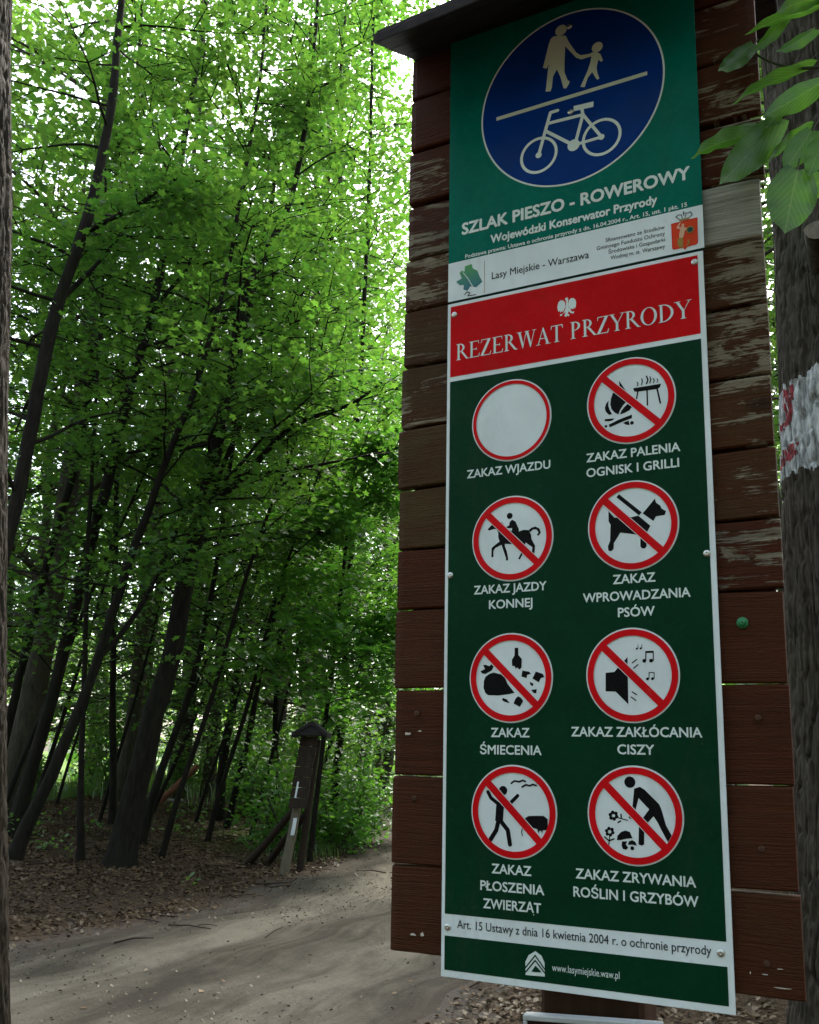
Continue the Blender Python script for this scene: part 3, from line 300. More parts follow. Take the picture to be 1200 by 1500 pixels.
M_blazered=t.set(t.mix(t.ramp(n,[(.4,0),(.6,1)]),(.10,.03,.03),(.34,.05,.06)),.8,.2,n,.8,.004)
def leaf_mat(name,c1,c2,tr1,tr2,tw=.5,gl=.08):
    t=NT(name); t.n.remove(t.p)
    r=t.n.new('ShaderNodeNewGeometry').outputs['Random Per Island']
    big=t.noise(t.coord(),.55,2,.5)
    f=t.math('ADD',t.math('MULTIPLY',r,.6),t.math('MULTIPLY',t.ramp(big,[(.35,0),(.65,1)]),.4))
    d=t.new('ShaderNodeBsdfDiffuse',i_Color=t.mix(f,c1,c2)); tl=t.new('ShaderNodeBsdfTranslucent',i_Color=t.mix(f,tr1,tr2))
    mx=t.new('ShaderNodeMixShader',i_0=tw); t.l.new(d.outputs[0],mx.inputs[1]); t.l.new(tl.outputs[0],mx.inputs[2])
    g=t.new('ShaderNodeBsdfGlossy',i_Roughness=.45,i_Color=(.8,.85,.8,1))
    m2=t.new('ShaderNodeMixShader',i_0=gl); t.l.new(mx.outputs[0],m2.inputs[1]); t.l.new(g.outputs[0],m2.inputs[2])
    t.l.new(m2.outputs[0],t.out.inputs[0]); return t.m
M_leaf=leaf_mat('maple_leaf_green',(.018,.062,.013),(.036,.095,.018),(.06,.22,.020),(.19,.39,.035))
M_leafbright=leaf_mat('young_bright_leaf_green',(.030,.105,.014),(.055,.14,.02),(.10,.37,.03),(.24,.52,.045))
M_leaffar=leaf_mat('far_leaf_green',(.028,.080,.020),(.052,.115,.026),(.085,.25,.03),(.24,.42,.05))
M_shrub=leaf_mat('undergrowth_green',(.024,.078,.014),(.048,.115,.02),(.10,.32,.025),(.24,.46,.045))
M_grass=leaf_mat('verge_grass_green',(.05,.11,.02),(.10,.17,.04),(.12,.28,.03),(.22,.38,.06),.35)
M_litter=leaf_mat('dry_brown_leaf',(.030,.019,.011),(.150,.098,.056),(.04,.022,.01),(.08,.05,.025),.12,.04)
M_debris=leaf_mat('road_debris_bits',(.020,.016,.011),(.16,.13,.09),(.02,.015,.01),(.05,.04,.02),.1,.03)
# near leaf with veins
def nearleaf_mat():
    t=NT('linden_leaf_with_veins'); t.n.remove(t.p)
    a=t.n.new('ShaderNodeAttribute'); a.attribute_name='st'; sp=t.n.new('ShaderNodeSeparateXYZ'); t.l.new(a.outputs['Vector'],sp.inputs[0])
    s_,t_=sp.outputs[0],t.math('ABSOLUTE',sp.outputs[1])
    v=t.math('FRACT',t.math('MULTIPLY',t.math('SUBTRACT',s_,t.math('MULTIPLY',t_,.55)),8.5))
    vein=t.math('LESS_THAN',v,.13); mid=t.math('LESS_THAN',t_,.035); vv=t.math('MAXIMUM',vein,mid)
    n=t.noise(t.coord(),45,4,.6); r=t.n.new('ShaderNodeObjectInfo').outputs['Random']
    cd=t.mix(n,(.014,.050,.008),(.032,.085,.015)); cd=t.mix(t.math('MULTIPLY',r,.5),cd,(.04,.09,.03)); cd=t.mix(t.math('MULTIPLY',vv,.3),cd,(.10,.17,.06))
    ct=t.mix(n,(.06,.23,.015),(.15,.37,.03)); ct=t.mix(t.math('MULTIPLY',vv,.4),ct,(.34,.55,.12))
    d=t.new('ShaderNodeBsdfDiffuse',i_Color=cd); tl=t.new('ShaderNodeBsdfTranslucent',i_Color=ct)
    mx=t.new('ShaderNodeMixShader',i_0=.5); t.l.new(d.outputs[0],mx.inputs[1]); t.l.new(tl.outputs[0],mx.inputs[2])
    b=t.n.new('ShaderNodeBump'); b.inputs['Strength'].default_value=.5; b.inputs['Distance'].default_value=.002; t.l.new(vv,b.inputs['Height'])
    g=t.new('ShaderNodeBsdfGlossy',i_Roughness=.4); t.l.new(b.outputs[0],g.inputs['Normal']); t.l.new(b.outputs[0],d.inputs['Normal'])
    m2=t.new('ShaderNodeMixShader',i_0=.025); t.l.new(mx.outputs[0],m2.inputs[1]); t.l.new(g.outputs[0],m2.inputs[2])
    t.l.new(m2.outputs[0],t.out.inputs[0]); return t.m
M_nearleaf=nearleaf_mat()
t=NT('green_twig_bark'); M_twig=t.set((.035,.045,.018),.8,.2)
# ------------------------------------------------------------------ terrain, road
LX=([-60,0,5,7.9,10.4,14.8,17.75,22,28,40,90],[-34,-7,-4.6,-3.05,-1.71,-.6,-.5,-.75,-.2,4,20])
RX=([-60,0,5,6.2,7.43,10,15,20,40,90],[-28,-1.9,-.4,.06,.45,1.4,2.7,3.6,8.5,24])
def sstep(a,b,x):
    t=np.clip((x-a)/(b-a),0,1); return t*t*(3-2*t)
def height(x,y):
    x=np.asarray(x,float);y=np.asarray(y,float)
    d=np.interp(y,*LX)-x; e=x-np.interp(y,*RX)
    h=.40*sstep(.3,5.5,d)-1.0*sstep(6.5,13,d)+.12*sstep(.2,3,e)
    off=np.clip(np.maximum(d,e),0,1)
    h=h+off*(.03*np.sin(x*1.7+y*.9)+.025*np.sin(x*.8-y*1.9+1)+.012*np.sin(x*4.1+y*3.3))
    road=np.clip(-np.maximum(d,e)/.4,0,1)
    w=np.interp(y,*RX)-np.interp(y,*LX); s=(d*-1)/w
    h=h-road*.035*(np.exp(-((s-.27)/.09)**2)+np.exp(-((s-.74)/.09)**2))
    return h

xs=np.unique(np.concatenate([[-400,-250,-150,-90,-60,-40,-30],np.arange(-22,-10,.5),np.arange(-10,5,.14),np.arange(5,14,.5),[18,25,40,60,90,150,250,400]]))
ys=np.unique(np.concatenate([[-300,-150,-80,-40,-20,-10,-5],np.arange(-2,4,.5),np.arange(4,26,.14),np.arange(26,45,.6),[50,60,75,100,150,250,400]]))
X,Y=np.meshgrid(xs,ys); Z=height(X,Y)
nx,ny=len(xs),len(ys); i=np.arange(ny-1)[:,None]*nx; j=np.arange(nx-1)[None]
F=np.stack([i+j,i+j+1,i+nx+j+1,i+nx+j],-1).reshape(-1,4)
dl=np.interp(Y,*LX)-X; dr=X-np.interp(Y,*RX)
edge=np.maximum(dl,dr); meadow=sstep(8,12,dl)*sstep(22,27,Y); meadow=np.maximum(meadow,sstep(28,34,Y)*sstep(1,3,dl))
verge=sstep(14,16,Y)*sstep(.5,1.2,dl)*(1-sstep(2.2,3.5,dl))
t=NT('leafy_forest_soil'); c=t.coord()
a=t.n.new('ShaderNodeAttribute'); a.attribute_name='edge'; b=t.n.new('ShaderNodeAttribute'); b.attribute_name='grassy'
n1=t.noise(c,22,6,.7); n2=t.noise(c,1.6,4,.6); n3=t.noise(c,60,4,.7)
soil=t.mix(t.ramp(n1,[(.38,0),(.62,1)]),(.026,.018,.012),(.085,.058,.037)); soil=t.mix(t.ramp(n3,[(.55,0),(.7,1)]),soil,(.15,.11,.07))
dust=t.mix(n1,(.06,.053,.044),(.09,.08,.068))
e=t.math('ADD',a.outputs['Fac'],t.math('MULTIPLY_ADD',n2,1.2,-.6))
col=t.mix(t.ramp(e,[(.0,0),(.55,1)]),dust,soil)
col=t.mix(t.math('MULTIPLY',b.outputs['Fac'],t.ramp(n2,[(.2,.5),(.5,1)])),col,t.mix(n1,(.06,.11,.02),(.12,.19,.04)))
M_soil=t.set(col,.95,.1,n1,.9,.03)
tag(np_mesh('ground',np.stack([X,Y,Z],-1).reshape(-1,3),F,M_soil,None,True,{'edge':('FLOAT',edge.ravel()),'grassy':('FLOAT',np.maximum(meadow,verge*.7).ravel())}),kind='structure')
# road strip, 4 mm above
yy=np.concatenate([np.arange(-20,4,1.),np.arange(4,26,.12),np.arange(26,80,1.)])
ss=np.linspace(0,1,60); YR=np.repeat(yy[:,None],60,1)
lx=np.interp(yy,*LX); rx=np.interp(yy,*RX); wob=.10*np.sin(yy*1.9)+.07*np.sin(yy*4.3+1); wob2=.10*np.sin(yy*1.5+2)+.06*np.sin(yy*5.1)
XR=(lx-.12+wob)[:,None]*(1-ss)+(rx+.12+wob2)[:,None]*ss
ZR=height(XR,YR)+.004; ZR[:,0]-=.01; ZR[:,-1]-=.01
i=np.arange(len(yy)-1)[:,None]*60; j=np.arange(59)[None]
F=np.stack([i+j,i+j+1,i+60+j+1,i+60+j],-1).reshape(-1,4)
t=NT('packed_grey_dirt'); c=t.coord(); a=t.n.new('ShaderNodeAttribute'); a.attribute_name='st'
sp=t.n.new('ShaderNodeSeparateXYZ'); t.l.new(a.outputs['Vector'],sp.inputs[0]); s_=sp.outputs[0]
st=t.noise(a.outputs['Vector'],1,8,.68,.6,(15,.45,1)); n1=t.noise(c,26,8,.78); n2=t.noise(c,1.1,6,.65); n3=t.noise(c,95,4,.75)
trk=t.ramp(s_,[(0,.0),(.16,.35),(.27,1),(.38,.45),(.5,.1),(.62,.4),(.74,1),(.85,.4),(1,.0)])
m=t.math('ADD',t.math('MULTIPLY',trk,.40),t.math('MULTIPLY_ADD',st,.95,-.09)); m=t.math('ADD',m,t.math('MULTIPLY_ADD',n2,.6,-.3))
col=t.mix(t.ramp(m,[(.38,0),(.78,1)]),(.052,.046,.035),(.165,.150,.118))
col=t.mix(t.ramp(n1,[(.52,0),(.70,.45)]),col,(.030,.026,.02)); col=t.mix(t.ramp(n3,[(.66,0),(.74,.45)]),col,(.18,.165,.14))
dm=t.ramp(t.noise(c,.8,8,.7,.6,(1.3,.6,1)),[(.48,0),(.64,.5)]); col=t.mix(dm,col,(.036,.032,.026))
ed=t.math('MINIMUM',s_,t.math('SUBTRACT',1.,s_)); col=t.mix(t.ramp(t.math('ADD',ed,t.math('MULTIPLY_ADD',n2,.12,-.06)),[(.0,1),(.07,0)]),col,t.mix(n1,(.05,.038,.028),(.12,.10,.08)))
M_road=t.set(col,.95,.1,t.math('ADD',n1,t.math('MULTIPLY',n3,.5)),1.,.035)
tag(np_mesh('dirt_road',np.stack([XR,YR,ZR],-1).reshape(-1,3),F,M_road,None,True,{'st':('FLOAT_VECTOR',np.stack([np.broadcast_to(ss,XR.shape),YR,0*XR],-1).reshape(-1,3))}),kind='structure')
# ------------------------------------------------------------------ leaves
def leaf_tmpl(kind):
    if kind=='maple':
        o=[(0,0,0),(.22,-.06,0),(.42,.10,.02),(.24,.26,0),(.50,.52,.03),(.20,.56,0),(0,1,.0),(-.20,.56,0),(-.50,.52,.03),(-.24,.26,0),(-.42,.10,.02),(-.22,-.06,0)]
        V=[(0,.32,-.05)]+o; n=len(o); F=[(0,1+k,1+(k+1)%n) for k in range(n)]
        return np.array(V),np.array(F)
    if kind=='oval':
        V=[(0,0,0),(.30,.30,.05),(.27,.68,.04),(0,1.,-.02),(-.27,.68,.04),(-.30,.30,.05),(0,.5,-.03)]
        return np.array(V),np.array([(0,1,6),(1,2,6),(2,3,6),(3,4,6),(4,5,6),(5,0,6)])
    V=[(0,0,0),(.34,.5,.07),(0,1,0),(-.34,.5,.07)]
    return np.array(V),np.array([(0,1,2),(0,2,3)])
def leaves(C,size,kind,g,tilt=.5,up=None):
    """C (n,3) centres -> vertices, triangles; normals mostly upward with random tilt."""
    V0,F0=leaf_tmpl(kind); V0=V0-np.array([0,.45,0]); n=len(C)
    nz=np.stack([g.normal(0,tilt,n),g.normal(0,tilt,n),np.ones(n)],1); nz/=np.linalg.norm(nz,axis=1)[:,None]
    a=g.uniform(0,2*np.pi,n); d=np.stack([np.cos(a),np.sin(a),-.25+0*a],1)
    d-=nz*(d*nz).sum(1)[:,None]; d/=np.linalg.norm(d,axis=1)[:,None]; x=np.cross(d,nz)
    s=size*g.uniform(.45,1.35,n)
    V=C[:,None]+s[:,None,None]*(V0[None,:,0,None]*x[:,None]+V0[None,:,1,None]*d[:,None]+V0[None,:,2,None]*nz[:,None])
    k=len(V0); F=F0[None]+(np.arange(n)*k)[:,None,None]
    return V.reshape(-1,3),F.reshape(-1,3)
def spray(g,c,R_,n,flat=.16,droop=.25):
    r=R_*np.sqrt(g.random(n)); a=g.uniform(0,2*np.pi,n)
    x=r*np.cos(a);y=r*np.sin(a); tx,ty=g.normal(0,.25,2)
    return np.stack([c[0]+x,c[1]+y,c[2]+g.normal(0,flat*R_,n)-droop*r*r/R_+tx*x+ty*y],1)
def grow(g,P,rad,h0,nl,L,up=.35,twigs=5,lr=.35):
    """limbs from the trunk line P: returns [(pts,rad)], spray centres"""
    n=len(P); z=P[:,2]; limbs=[];cen=[]
    zs=np.linspace(0,1,nl)
    for q in range(nl):
        u=h0+(1-h0)*(zs[q]*.97+g.uniform(0,.03)); k=min(n-2,int(u*(n-1)))
        p=P[k]; a=g.uniform(0,2*np.pi); l=L*(1.05-.5*zs[q])*g.uniform(.6,1.25)
        d=np.array([math.cos(a),math.sin(a),up*g.uniform(.2,1.9)]); m=6; pts=[p]
        for s in range(1,m+1):
            d=d+np.array([g.normal(0,.14),g.normal(0,.14),g.normal(-.04,.08)]); pts.append(pts[-1]+d/np.linalg.norm(d)*l/m)
        pts=np.array(pts); r0=max(.012,min(rad[k]*lr,.05)); limbs.append((pts,np.linspace(r0,.005,m+1)))
        cen+= [pts[s]+g.normal(0,.12,3) for s in range(2,m+1)]
        for _ in range(twigs):
            s=g.integers(2,m); a2=a+g.choice([-1,1])*g.uniform(.5,1.3); l2=l*g.uniform(.25,.5)
            e=pts[s]+l2*np.array([math.cos(a2),math.sin(a2),g.uniform(-.1,.45)]); mid=(pts[s]+e)/2+g.normal(0,.05,3)
            limbs.append((np.array([pts[s],mid,e]),np.array([.010,.007,.003]))); cen+=[e+g.normal(0,.08,3),mid+g.normal(0,.1,3)]
    return limbs,cen
def trunk_mesh(name,axes,limbs,mat,parent,n=10,seed=1,local=False,bump=.05,root=True):
    VV=[];FF=[];o=0
    for ai,(P,r) in enumerate(axes):
        r=r.copy()
        if ai==0 and root: r=r*(1+.30*np.exp(-(P[:,2]-P[0,2])/.25))
        V,F=tube_np(P,r,n,bump,seed+ai); VV.append(V);FF.append(F+o);o+=len(V)
    for P,r in limbs:
        V,F=tube_np(P,r,4 if len(P)<4 else 5); VV.append(V);FF.append(F+o);o+=len(V)
    return np_mesh(name,np.concatenate(VV),np.concatenate(FF),mat,parent,True,local=local)
def crown_mesh(name,cen,R_,per,size,kind,mat,parent,g,local=False,tilt=.5,flat=.16,keep=None):
    C=np.concatenate([spray(g,c,R_*g.uniform(.7,1.3),max(4,int(per*g.uniform(.5,1.5))),flat) for c in cen])
    if keep is not None: C=C[keep(C)]
    V,F=leaves(C,size,kind,g,tilt)
    return np_mesh(name,V,F,mat,parent,False,local=local)
LBL=dict(
A=('dark leaning maple trunk cut by the left edge of the view, leafy boughs reaching right',.30,26,2.2,.10),
C=('slender dark tree leaning right, second thin trunk from the left on the leafy bank',.34,30,2.3,.10),
B=('thin dark sapling leaning right behind the two leftmost trunks',.34,24,1.9,.10),
D=('slim strongly slanting tree rooted low on the leaf-covered bank, forked halfway up',.28,30,2.2,.10),
E=('thin upright stem standing left of the thick forked tree',.30,16,1.5,.10),
F=('straight thin trunk rising right beside the thick tree base, on its far side',.25,22,2.0,.10),
G=('thickest dark tree on the bank with flared base, forking into right-reaching limbs',.30,34,3.0,.11),
H2=('slim leaning stem close on the right of the thickest trunk',.40,20,1.9,.10),
H=('dark trunk with a slight bend standing between the thickest tree and the small shelter',.25,34,2.6,.12),
I=('slanting thin trunk crossing low behind the bent dark trunk',.3,24,2.3,.11),
J=('trunk standing just behind the small roofed post, boughs spreading over the road',.2,34,2.7,.12),
K=('tall dark trunk wrapped in shrubs between the roofed post and the road',.2,36,2.8,.12),
L=('thin pale sapling at the edge of the road beyond the roofed post',.2,14,1.3,.10),
N=('tall pale slender trunk far back in the wood, seen between nearer crowns',.35,30,3.0,.16),
P=('young bright green maple with layered leaf sprays beside the roofed post',.33,22,1.5,.12))
for k,(main,brs) in TREES.items():
    lab,h0,nl,L,ls=LBL[k]; g=np.random.default_rng(sum(map(ord,k))*13+5)
    main=np.array(main); main[:,3]*=.66 if k=='A' else .80; base=main[0,:3].copy(); base[2]=float(height(base[0],base[1]))
    root=empty('forest_tree' if k not in ('B','L','P') else 'young_tree',base,lab,'tree')
    P,r=resample(main[:,:3],main[:,3],.3); P=P+np.cumsum(g.normal(0,.006,P.shape),0)*np.array([1,1,0])
    axes=[(P,r)]; limbs=[];cen=[]
    l_,c_=grow(g,P,r,h0,nl,L); limbs+=l_;cen+=c_
    for b in brs:
        b=np.array(b); b[:,3]*=.85; Pb,rb=resample(b[:,:3],b[:,3],.25)
        kk=np.argmin(np.linalg.norm(P-Pb[0],axis=1)); Pb[0]=P[kk]; axes.append((Pb,rb))
        l_,c_=grow(g,Pb,rb,.35,max(4,nl//4),L*.6); limbs+=l_;cen+=c_
    trunk_mesh('trunk',axes,limbs,M_bark2 if k in 'LN' else M_bark,root,14 if k=='G' else 9,seed=ord(k[0]))
    zmin=1.0 if k in 'P' else 1.7
    cen=[c for c in cen if c[2]>zmin]
    crown_mesh('crown',cen,.38 if k!='N' else .7,{'P':36,'N':12}.get(k,14),ls*.9,'maple',M_leafbright if k in 'PLJ' else M_leaf,root,g)
# ------------------------------------------------------------------ background trees and shrubs (prototypes, then copies)
def copy_tree(root,loc,rz,sc,label=None,name=None):
    r=root.copy(); COL.objects.link(r); r.location=loc; r.rotation_euler=(0,0,rz); r.scale=(sc,sc,sc)
    if label: r['label']=label
    for ch in [o for o in root.children]:
        c=ch.copy(); COL.objects.link(c); c.parent=r
    return r
GB='broad-leaved trees filling the wood behind the bank'
LB='broad-leaved woodland tree with grey-brown trunk standing beyond the leafy bank and the road bend'
def proto_tree(seed,H,h0,mat):
    g=np.random.default_rng(seed); root=empty('woodland_tree',(0,0,0),LB,'tree',GB)
    zz=np.linspace(-.5,H,9); P=np.stack([np.cumsum(g.normal(0,.16,9)),np.cumsum(g.normal(0,.16,9)),zz],1); P[:,:2]-=P[0,:2]
    P,r=resample(P,np.linspace(.17,.03,9),.5)
    l_,c_=grow(g,P,r,h0,46,3.3)
    trunk_mesh('trunk',[(P,r)],l_,M_bark2,root,8,seed,local=True)
    crown_mesh('crown',c_,.68,10,.165,'rhomb',mat,root,g,local=True,flat=.22)
    return root
GS='leafy shrubs of the undergrowth'
LS='loose green shrub of the undergrowth growing along the bank and verge'
def proto_shrub(seed,H,mat,ls):
    g=np.random.default_rng(seed); root=empty('shrub',(0,0,0),LS,'shrub',GS); limbs=[];cen=[]
    for _ in range(9):
        a=g.uniform(0,6.28);l=H*g.uniform(.6,1.1); pts=[np.array([g.normal(0,.06),g.normal(0,.06),-.05])];d=np.array([.45*math.cos(a),.45*math.sin(a),1.])
        for s in range(6):
            d=d+np.array([g.normal(0,.13),g.normal(0,.13),-.04]); pts.append(pts[-1]+d/np.linalg.norm(d)*l/6)
        limbs.append((np.array(pts),np.linspace(.014,.004,7)))
        for s in range(1,7):
            cen+= [pts[s]+g.normal(0,.16,3) for _ in range(3)]
    trunk_mesh('stem',limbs[:1],limbs[1:],M_bark2,root,5,seed,local=True,root=False)
    crown_mesh('foliage',[c for c in cen if c[2]>.12],.26,13,ls,'oval',mat,root,g,local=True,flat=.35,tilt=.6)
    return root
g=np.random.default_rng(21)
protos=[proto_tree(11,17,.16,M_leaffar),proto_tree(12,19,.2,M_leaf),proto_tree(13,15,.12,M_leaffar)]
spots=[]
for row,(y0,x0,x1,st) in enumerate([(23,-17,-6,3.6),(27,-19,-1,3.4),(33,-22,1,3.6),(40,-26,5,4.0),(48,-30,8,4.6),(58,-36,14,5.2)]):
    for x in np.arange(x0,x1,st):
        xx=x+g.uniform(-1.2,1.2); yy=y0+g.uniform(-2,2)
        if np.interp(yy,*LX)-1.2<xx<np.interp(yy,*RX)+1: continue
        spots.append((xx,yy))
spots+=[(-2.6,29),(-.9,32),(1.2,39),(-2.2,21.8),(-5.2,25.2),(-9.5,17.5),(-8.2,20.5)]
spots+=[(4.9,12.5),(7.4,17.5),(7,13.6),(10,17),(6.2,19),(12,22),(9,26),(14,30),(8,33),(4.8,9.5),(9,8),(12,12),(17,24),(13,38),(20,34),(11,44)]
spots+=[(-11,-13),(7,-16),(-4,-19),(2,-21),(15,-11),(-17,-7),(-20,-2),(-15,-16),(17,-5),(10,-20),(-9,-22),(19,4),(-22,-12),(22,-12),(-2,-26),(14,-24)]  # unseen trees behind and beside the camera, added to block low sky light
tall=[(-2.1,24),(-3.4,26.2),(-6.6,15.6),(-8.8,14.5),(-1.8,29.5)]
spots+=tall+[(6,47),(9.5,51),(3,53),(13,46),(6,60),(0,58),(15,37),(10,21.5),(5.6,25),(8,39),(11,57)]
for q,(x,y) in enumerate(spots):
    z=float(height(x,y)); sc=g.uniform(.85,1.2) if (x,y) not in tall else 1.3; p=protos[q%3]
    if q<3: p.location=(x,y,z); p.rotation_euler=(0,0,g.uniform(0,6.28)); p.scale=(sc,)*3
    else: copy_tree(p,(x,y,z),g.uniform(0,6.28),sc)
sp=[proto_shrub(31,1.7,M_shrub,.085),proto_shrub(32,2.3,M_shrub,.10),proto_shrub(33,1.3,M_leafbright,.08)]
ss_=[(-1.7,16.6,1),(-1.0,17.6,0),(-1.5,18.8,2),(-2.2,20.3,1),(-1.5,22.6,0),(-3.2,21.4,1),(-3.5,21.9,1),(-2.8,22.8,1),(-5.9,24.6,0),(-7.2,23.5,1),(-9.2,22.6,0),(-11,21.5,1),
 (-1.1,16.0,2),(-.95,17.0,2),(-1.9,15.4,2),(-2.4,27.5,1),(-2.2,24.6,2),(.4,32,0),(3.2,32,1),(4.6,35,1),(-3.0,25.8,1),(-8.4,27,1),(-10.6,28.5,0),(-12.8,26.5,1),(-6.4,27.8,0),(-4.6,28,1),(-13.8,24,0),(3.4,6.4,1),(4.4,8.2,0),(5.4,12,1),(4.6,16.5,0),(6,21,1)]
for q,(x,y,k) in enumerate(ss_):
    first=not any(s[2]==k for s in ss_[:q]); z=float(height(x,y)); sc=g.uniform(.8,1.25)
    if first: sp[k].location=(x,y,z); sp[k].scale=(sc,)*3
    else: copy_tree(sp[k],(x,y,z),g.uniform(0,6.28),sc)
# thin saplings on the bank
GT='thin leaning saplings between the larger trunks'; LT='thin dark sapling leaning right between the larger trunks of the bank'
def proto_sapling(seed,H,lean):
    g2=np.random.default_rng(seed); root=empty('sapling',(0,0,0),LT,'tree',GT)
    zz=np.linspace(-.2,H,8); P=np.stack([lean*zz+.25*np.sin(zz*.6+seed)*.4,g2.normal(0,.05,8),zz],1); P[:,:2]-=P[0,:2]
    P,r=resample(P,np.linspace(.040,.008,8),.3); l_,c_=grow(g2,P,r,.3,15,1.2,.5,2)
    trunk_mesh('trunk',[(P,r)],l_,M_bark,root,6,seed,local=True); crown_mesh('crown',c_,.34,8,.085,'maple',M_leaf,root,g2,local=True); return root
sap=[proto_sapling(61,6.5,.26),proto_sapling(62,8,.16),proto_sapling(63,5.2,.34)]; gs=np.random.default_rng(77)
for q,(x,y) in enumerate([(-6.0,14.2),(-5.2,16.5),(-4.4,15.6),(-3.1,15.2),(-2.7,16.9),(-4.9,18.4),(-3.9,18.0),(-6.9,17.8),(-2.0,17.6),(-3.4,13.6),(-7.4,20.5),(-2.5,20.2)]):
    sc=gs.uniform(.8,1.3); z=float(height(x,y)); rz=gs.uniform(-.6,.6)
    if q<3: sap[q].location=(x,y,z); sap[q].rotation_euler=(0,0,rz); sap[q].scale=(sc,)*3
    else: copy_tree(sap[q%3],(x,y,z),rz,sc)
# the far wood: a mass of foliage all round
n=34000; a_=g.uniform(0,2*np.pi,n); r_=np.where(np.sin(a_)>-.05,g.uniform(56,85,n),g.uniform(34,50,n)); hh=np.where(np.sin(a_)>-.05,8.,26.)+3*np.sin(a_*7)+2*np.sin(a_*17+1)  # unseen rear arc made nearer and taller to keep low sky light off the signs
C=np.stack([r_*np.cos(a_),r_*np.sin(a_)+8,hh*g.random(n)**.8-.8],1)
V,F=leaves(C,1.15,'rhomb',g,.9); tag(np_mesh('far_wood',V,F,M_leaffar),kind='stuff')
# ------------------------------------------------------------------ ground cover
def scatter(n,x0,x1,y0,y1,fn):
    x=g.uniform(x0,x1,n);y=g.uniform(y0,y1,n); d=np.maximum(np.interp(y,*LX)-x,x-np.interp(y,*RX))
    k=g.random(n)<fn(d,x,y); return np.stack([x[k],y[k],height(x[k],y[k])],1)
Pn=np.concatenate([scatter(125000,-10,.8,6.3,23,lambda d,x,y:np.clip(.004+sstep(-.1,.9,d)*.9,0,1)*np.where((vnoise(x*1.3+40,y*1.3+9,3)>.36),1,.45)),
  scatter(6000,0,2.4,5.4,10,lambda d,x,y:np.clip(.01+sstep(-.1,.6,d)*.95,0,1))])
Pn[:,2]+=g.uniform(.006,.03,len(Pn))
V,F=leaves(Pn,.049,'rhomb',g,.38)
tag(np_mesh('leaf_litter',V,F,M_litter),kind='stuff')
Pd=scatter(26000,-6,3,5.4,20,lambda d,x,y:np.where(d<.2,np.clip(vnoise(x*1.1+9,y*.8+2,31)*1.6-.55,.04,1),0)); Pd[:,2]+=g.uniform(.006,.012,len(Pd))
V,F=leaves(Pd,.026,'rhomb',g,.5); tag(np_mesh('road_debris',V,F,M_debris),kind='stuff')
def blades(P,h,w):
    n=len(P);a=g.uniform(0,6.28,n);hh=h*g.uniform(.5,1.3,n);d=np.stack([np.cos(a),np.sin(a),0*a],1);b=np.stack([-np.sin(a),np.cos(a),0*a],1)
    lean=g.uniform(.1,.6,n)
    m=P+d*(hh*lean*.3)[:,None]+np.array([0,0,1])*(hh*.6)[:,None]; t_=P+d*(hh*lean)[:,None]+np.array([0,0,1])*hh[:,None]
    V=np.stack([P-b*w,P+b*w,m+b*w*.7,m-b*w*.7,t_],1).reshape(-1,3); o=(np.arange(n)*5)[:,None,None]
    F=(np.array([(0,1,2),(0,2,3),(3,2,4)])[None]+o).reshape(-1,3); return V,F
Pg=scatter(16000,-4,1.2,13.6,24,lambda d,x,y:sstep(.25,.7,d)*(1-sstep(.9,1.8,d))*np.clip(vnoise(x*1.8,y*1.8+5,5)*1.6-.35,0,1)*sstep(14.2,16,y))
V,F=blades(Pg,.20,.005); tag(np_mesh('verge_grass',V,F,M_grass),kind='stuff')
Pg=scatter(26000,-17,1,22,40,lambda d,x,y:sstep(6,9,d)*.9+.1*sstep(1,2,d)); V,F=blades(Pg,.5,.018); tag(np_mesh('meadow_grass',V,F,M_grass),kind='stuff')
Pv=scatter(900,-9,-.6,11,22,lambda d,x,y:sstep(.8,2,d)*np.clip(vnoise(x*.9+3,y*.9,8)*2-.9,0,1))
C=np.concatenate([spray(g,p+np.array([0,0,g.uniform(.08,.3)]),.16,7,.3) for p in Pv]) if len(Pv) else np.zeros((1,3))
V,F=leaves(C,.07,'oval',g,.6); tag(np_mesh('bank_seedlings',V,F,M_shrub),kind='stuff')
Pt=scatter(900,-9,.6,6.5,20,lambda d,x,y:np.clip(.05+sstep(-.2,.8,d),0,1)); VV=[];FF=[];o=0
for p in Pt:
    a=g.uniform(0,6.28);l=g.uniform(.08,.45);d=np.array([math.cos(a),math.sin(a),g.uniform(-.05,.12)])*l
    V,F=tube_np([p+[0,0,.015],p+d*.5+g.normal(0,.02*l,3)+[0,0,.025],p+d+[0,0,.015]],np.array([.006,.005,.003])*g.uniform(.6,1.6),4); VV.append(V);FF.append(F+o);o+=len(V)
tag(np_mesh('fallen_twigs',np.concatenate(VV),np.concatenate(FF),M_darkpost),kind='stuff')
# ------------------------------------------------------------------ logs seen beyond the bank
def log(name,a,b,r,mat,lab,cat='log'):
    t_=np.linspace(0,1,9)[:,None]; P=np.array(a)*(1-t_)+np.array(b)*t_; P=P+g.normal(0,r*.12,P.shape)
    root=empty(name,a,lab,cat)
    V,F=tube_np(P,np.full(9,r)*np.linspace(1.05,.9,9),10,.05,3); F=[tuple(f) for f in F]
    F+=[tuple(range(10))[::-1],tuple(range(len(V)-10,len(V)))]
    np_mesh('log_body',V,F,mat,root,True); return root
log('leaning_log',(-5.42,21,.36),(-4.58,21.2,1.24),.075,M_redlog,'reddish stripped log leaning up at a slant beyond the bank')
log('fallen_pole',(-5.48,21.3,.50),(-4.88,21.3,.48),.04,M_pallog,'upper of two pale poles lying level below the leaning reddish log')
log('fallen_pole',(-5.5,21.0,.33),(-4.98,21.1,.31),.04,M_pallog,'lower of two pale poles lying level below the leaning reddish log')
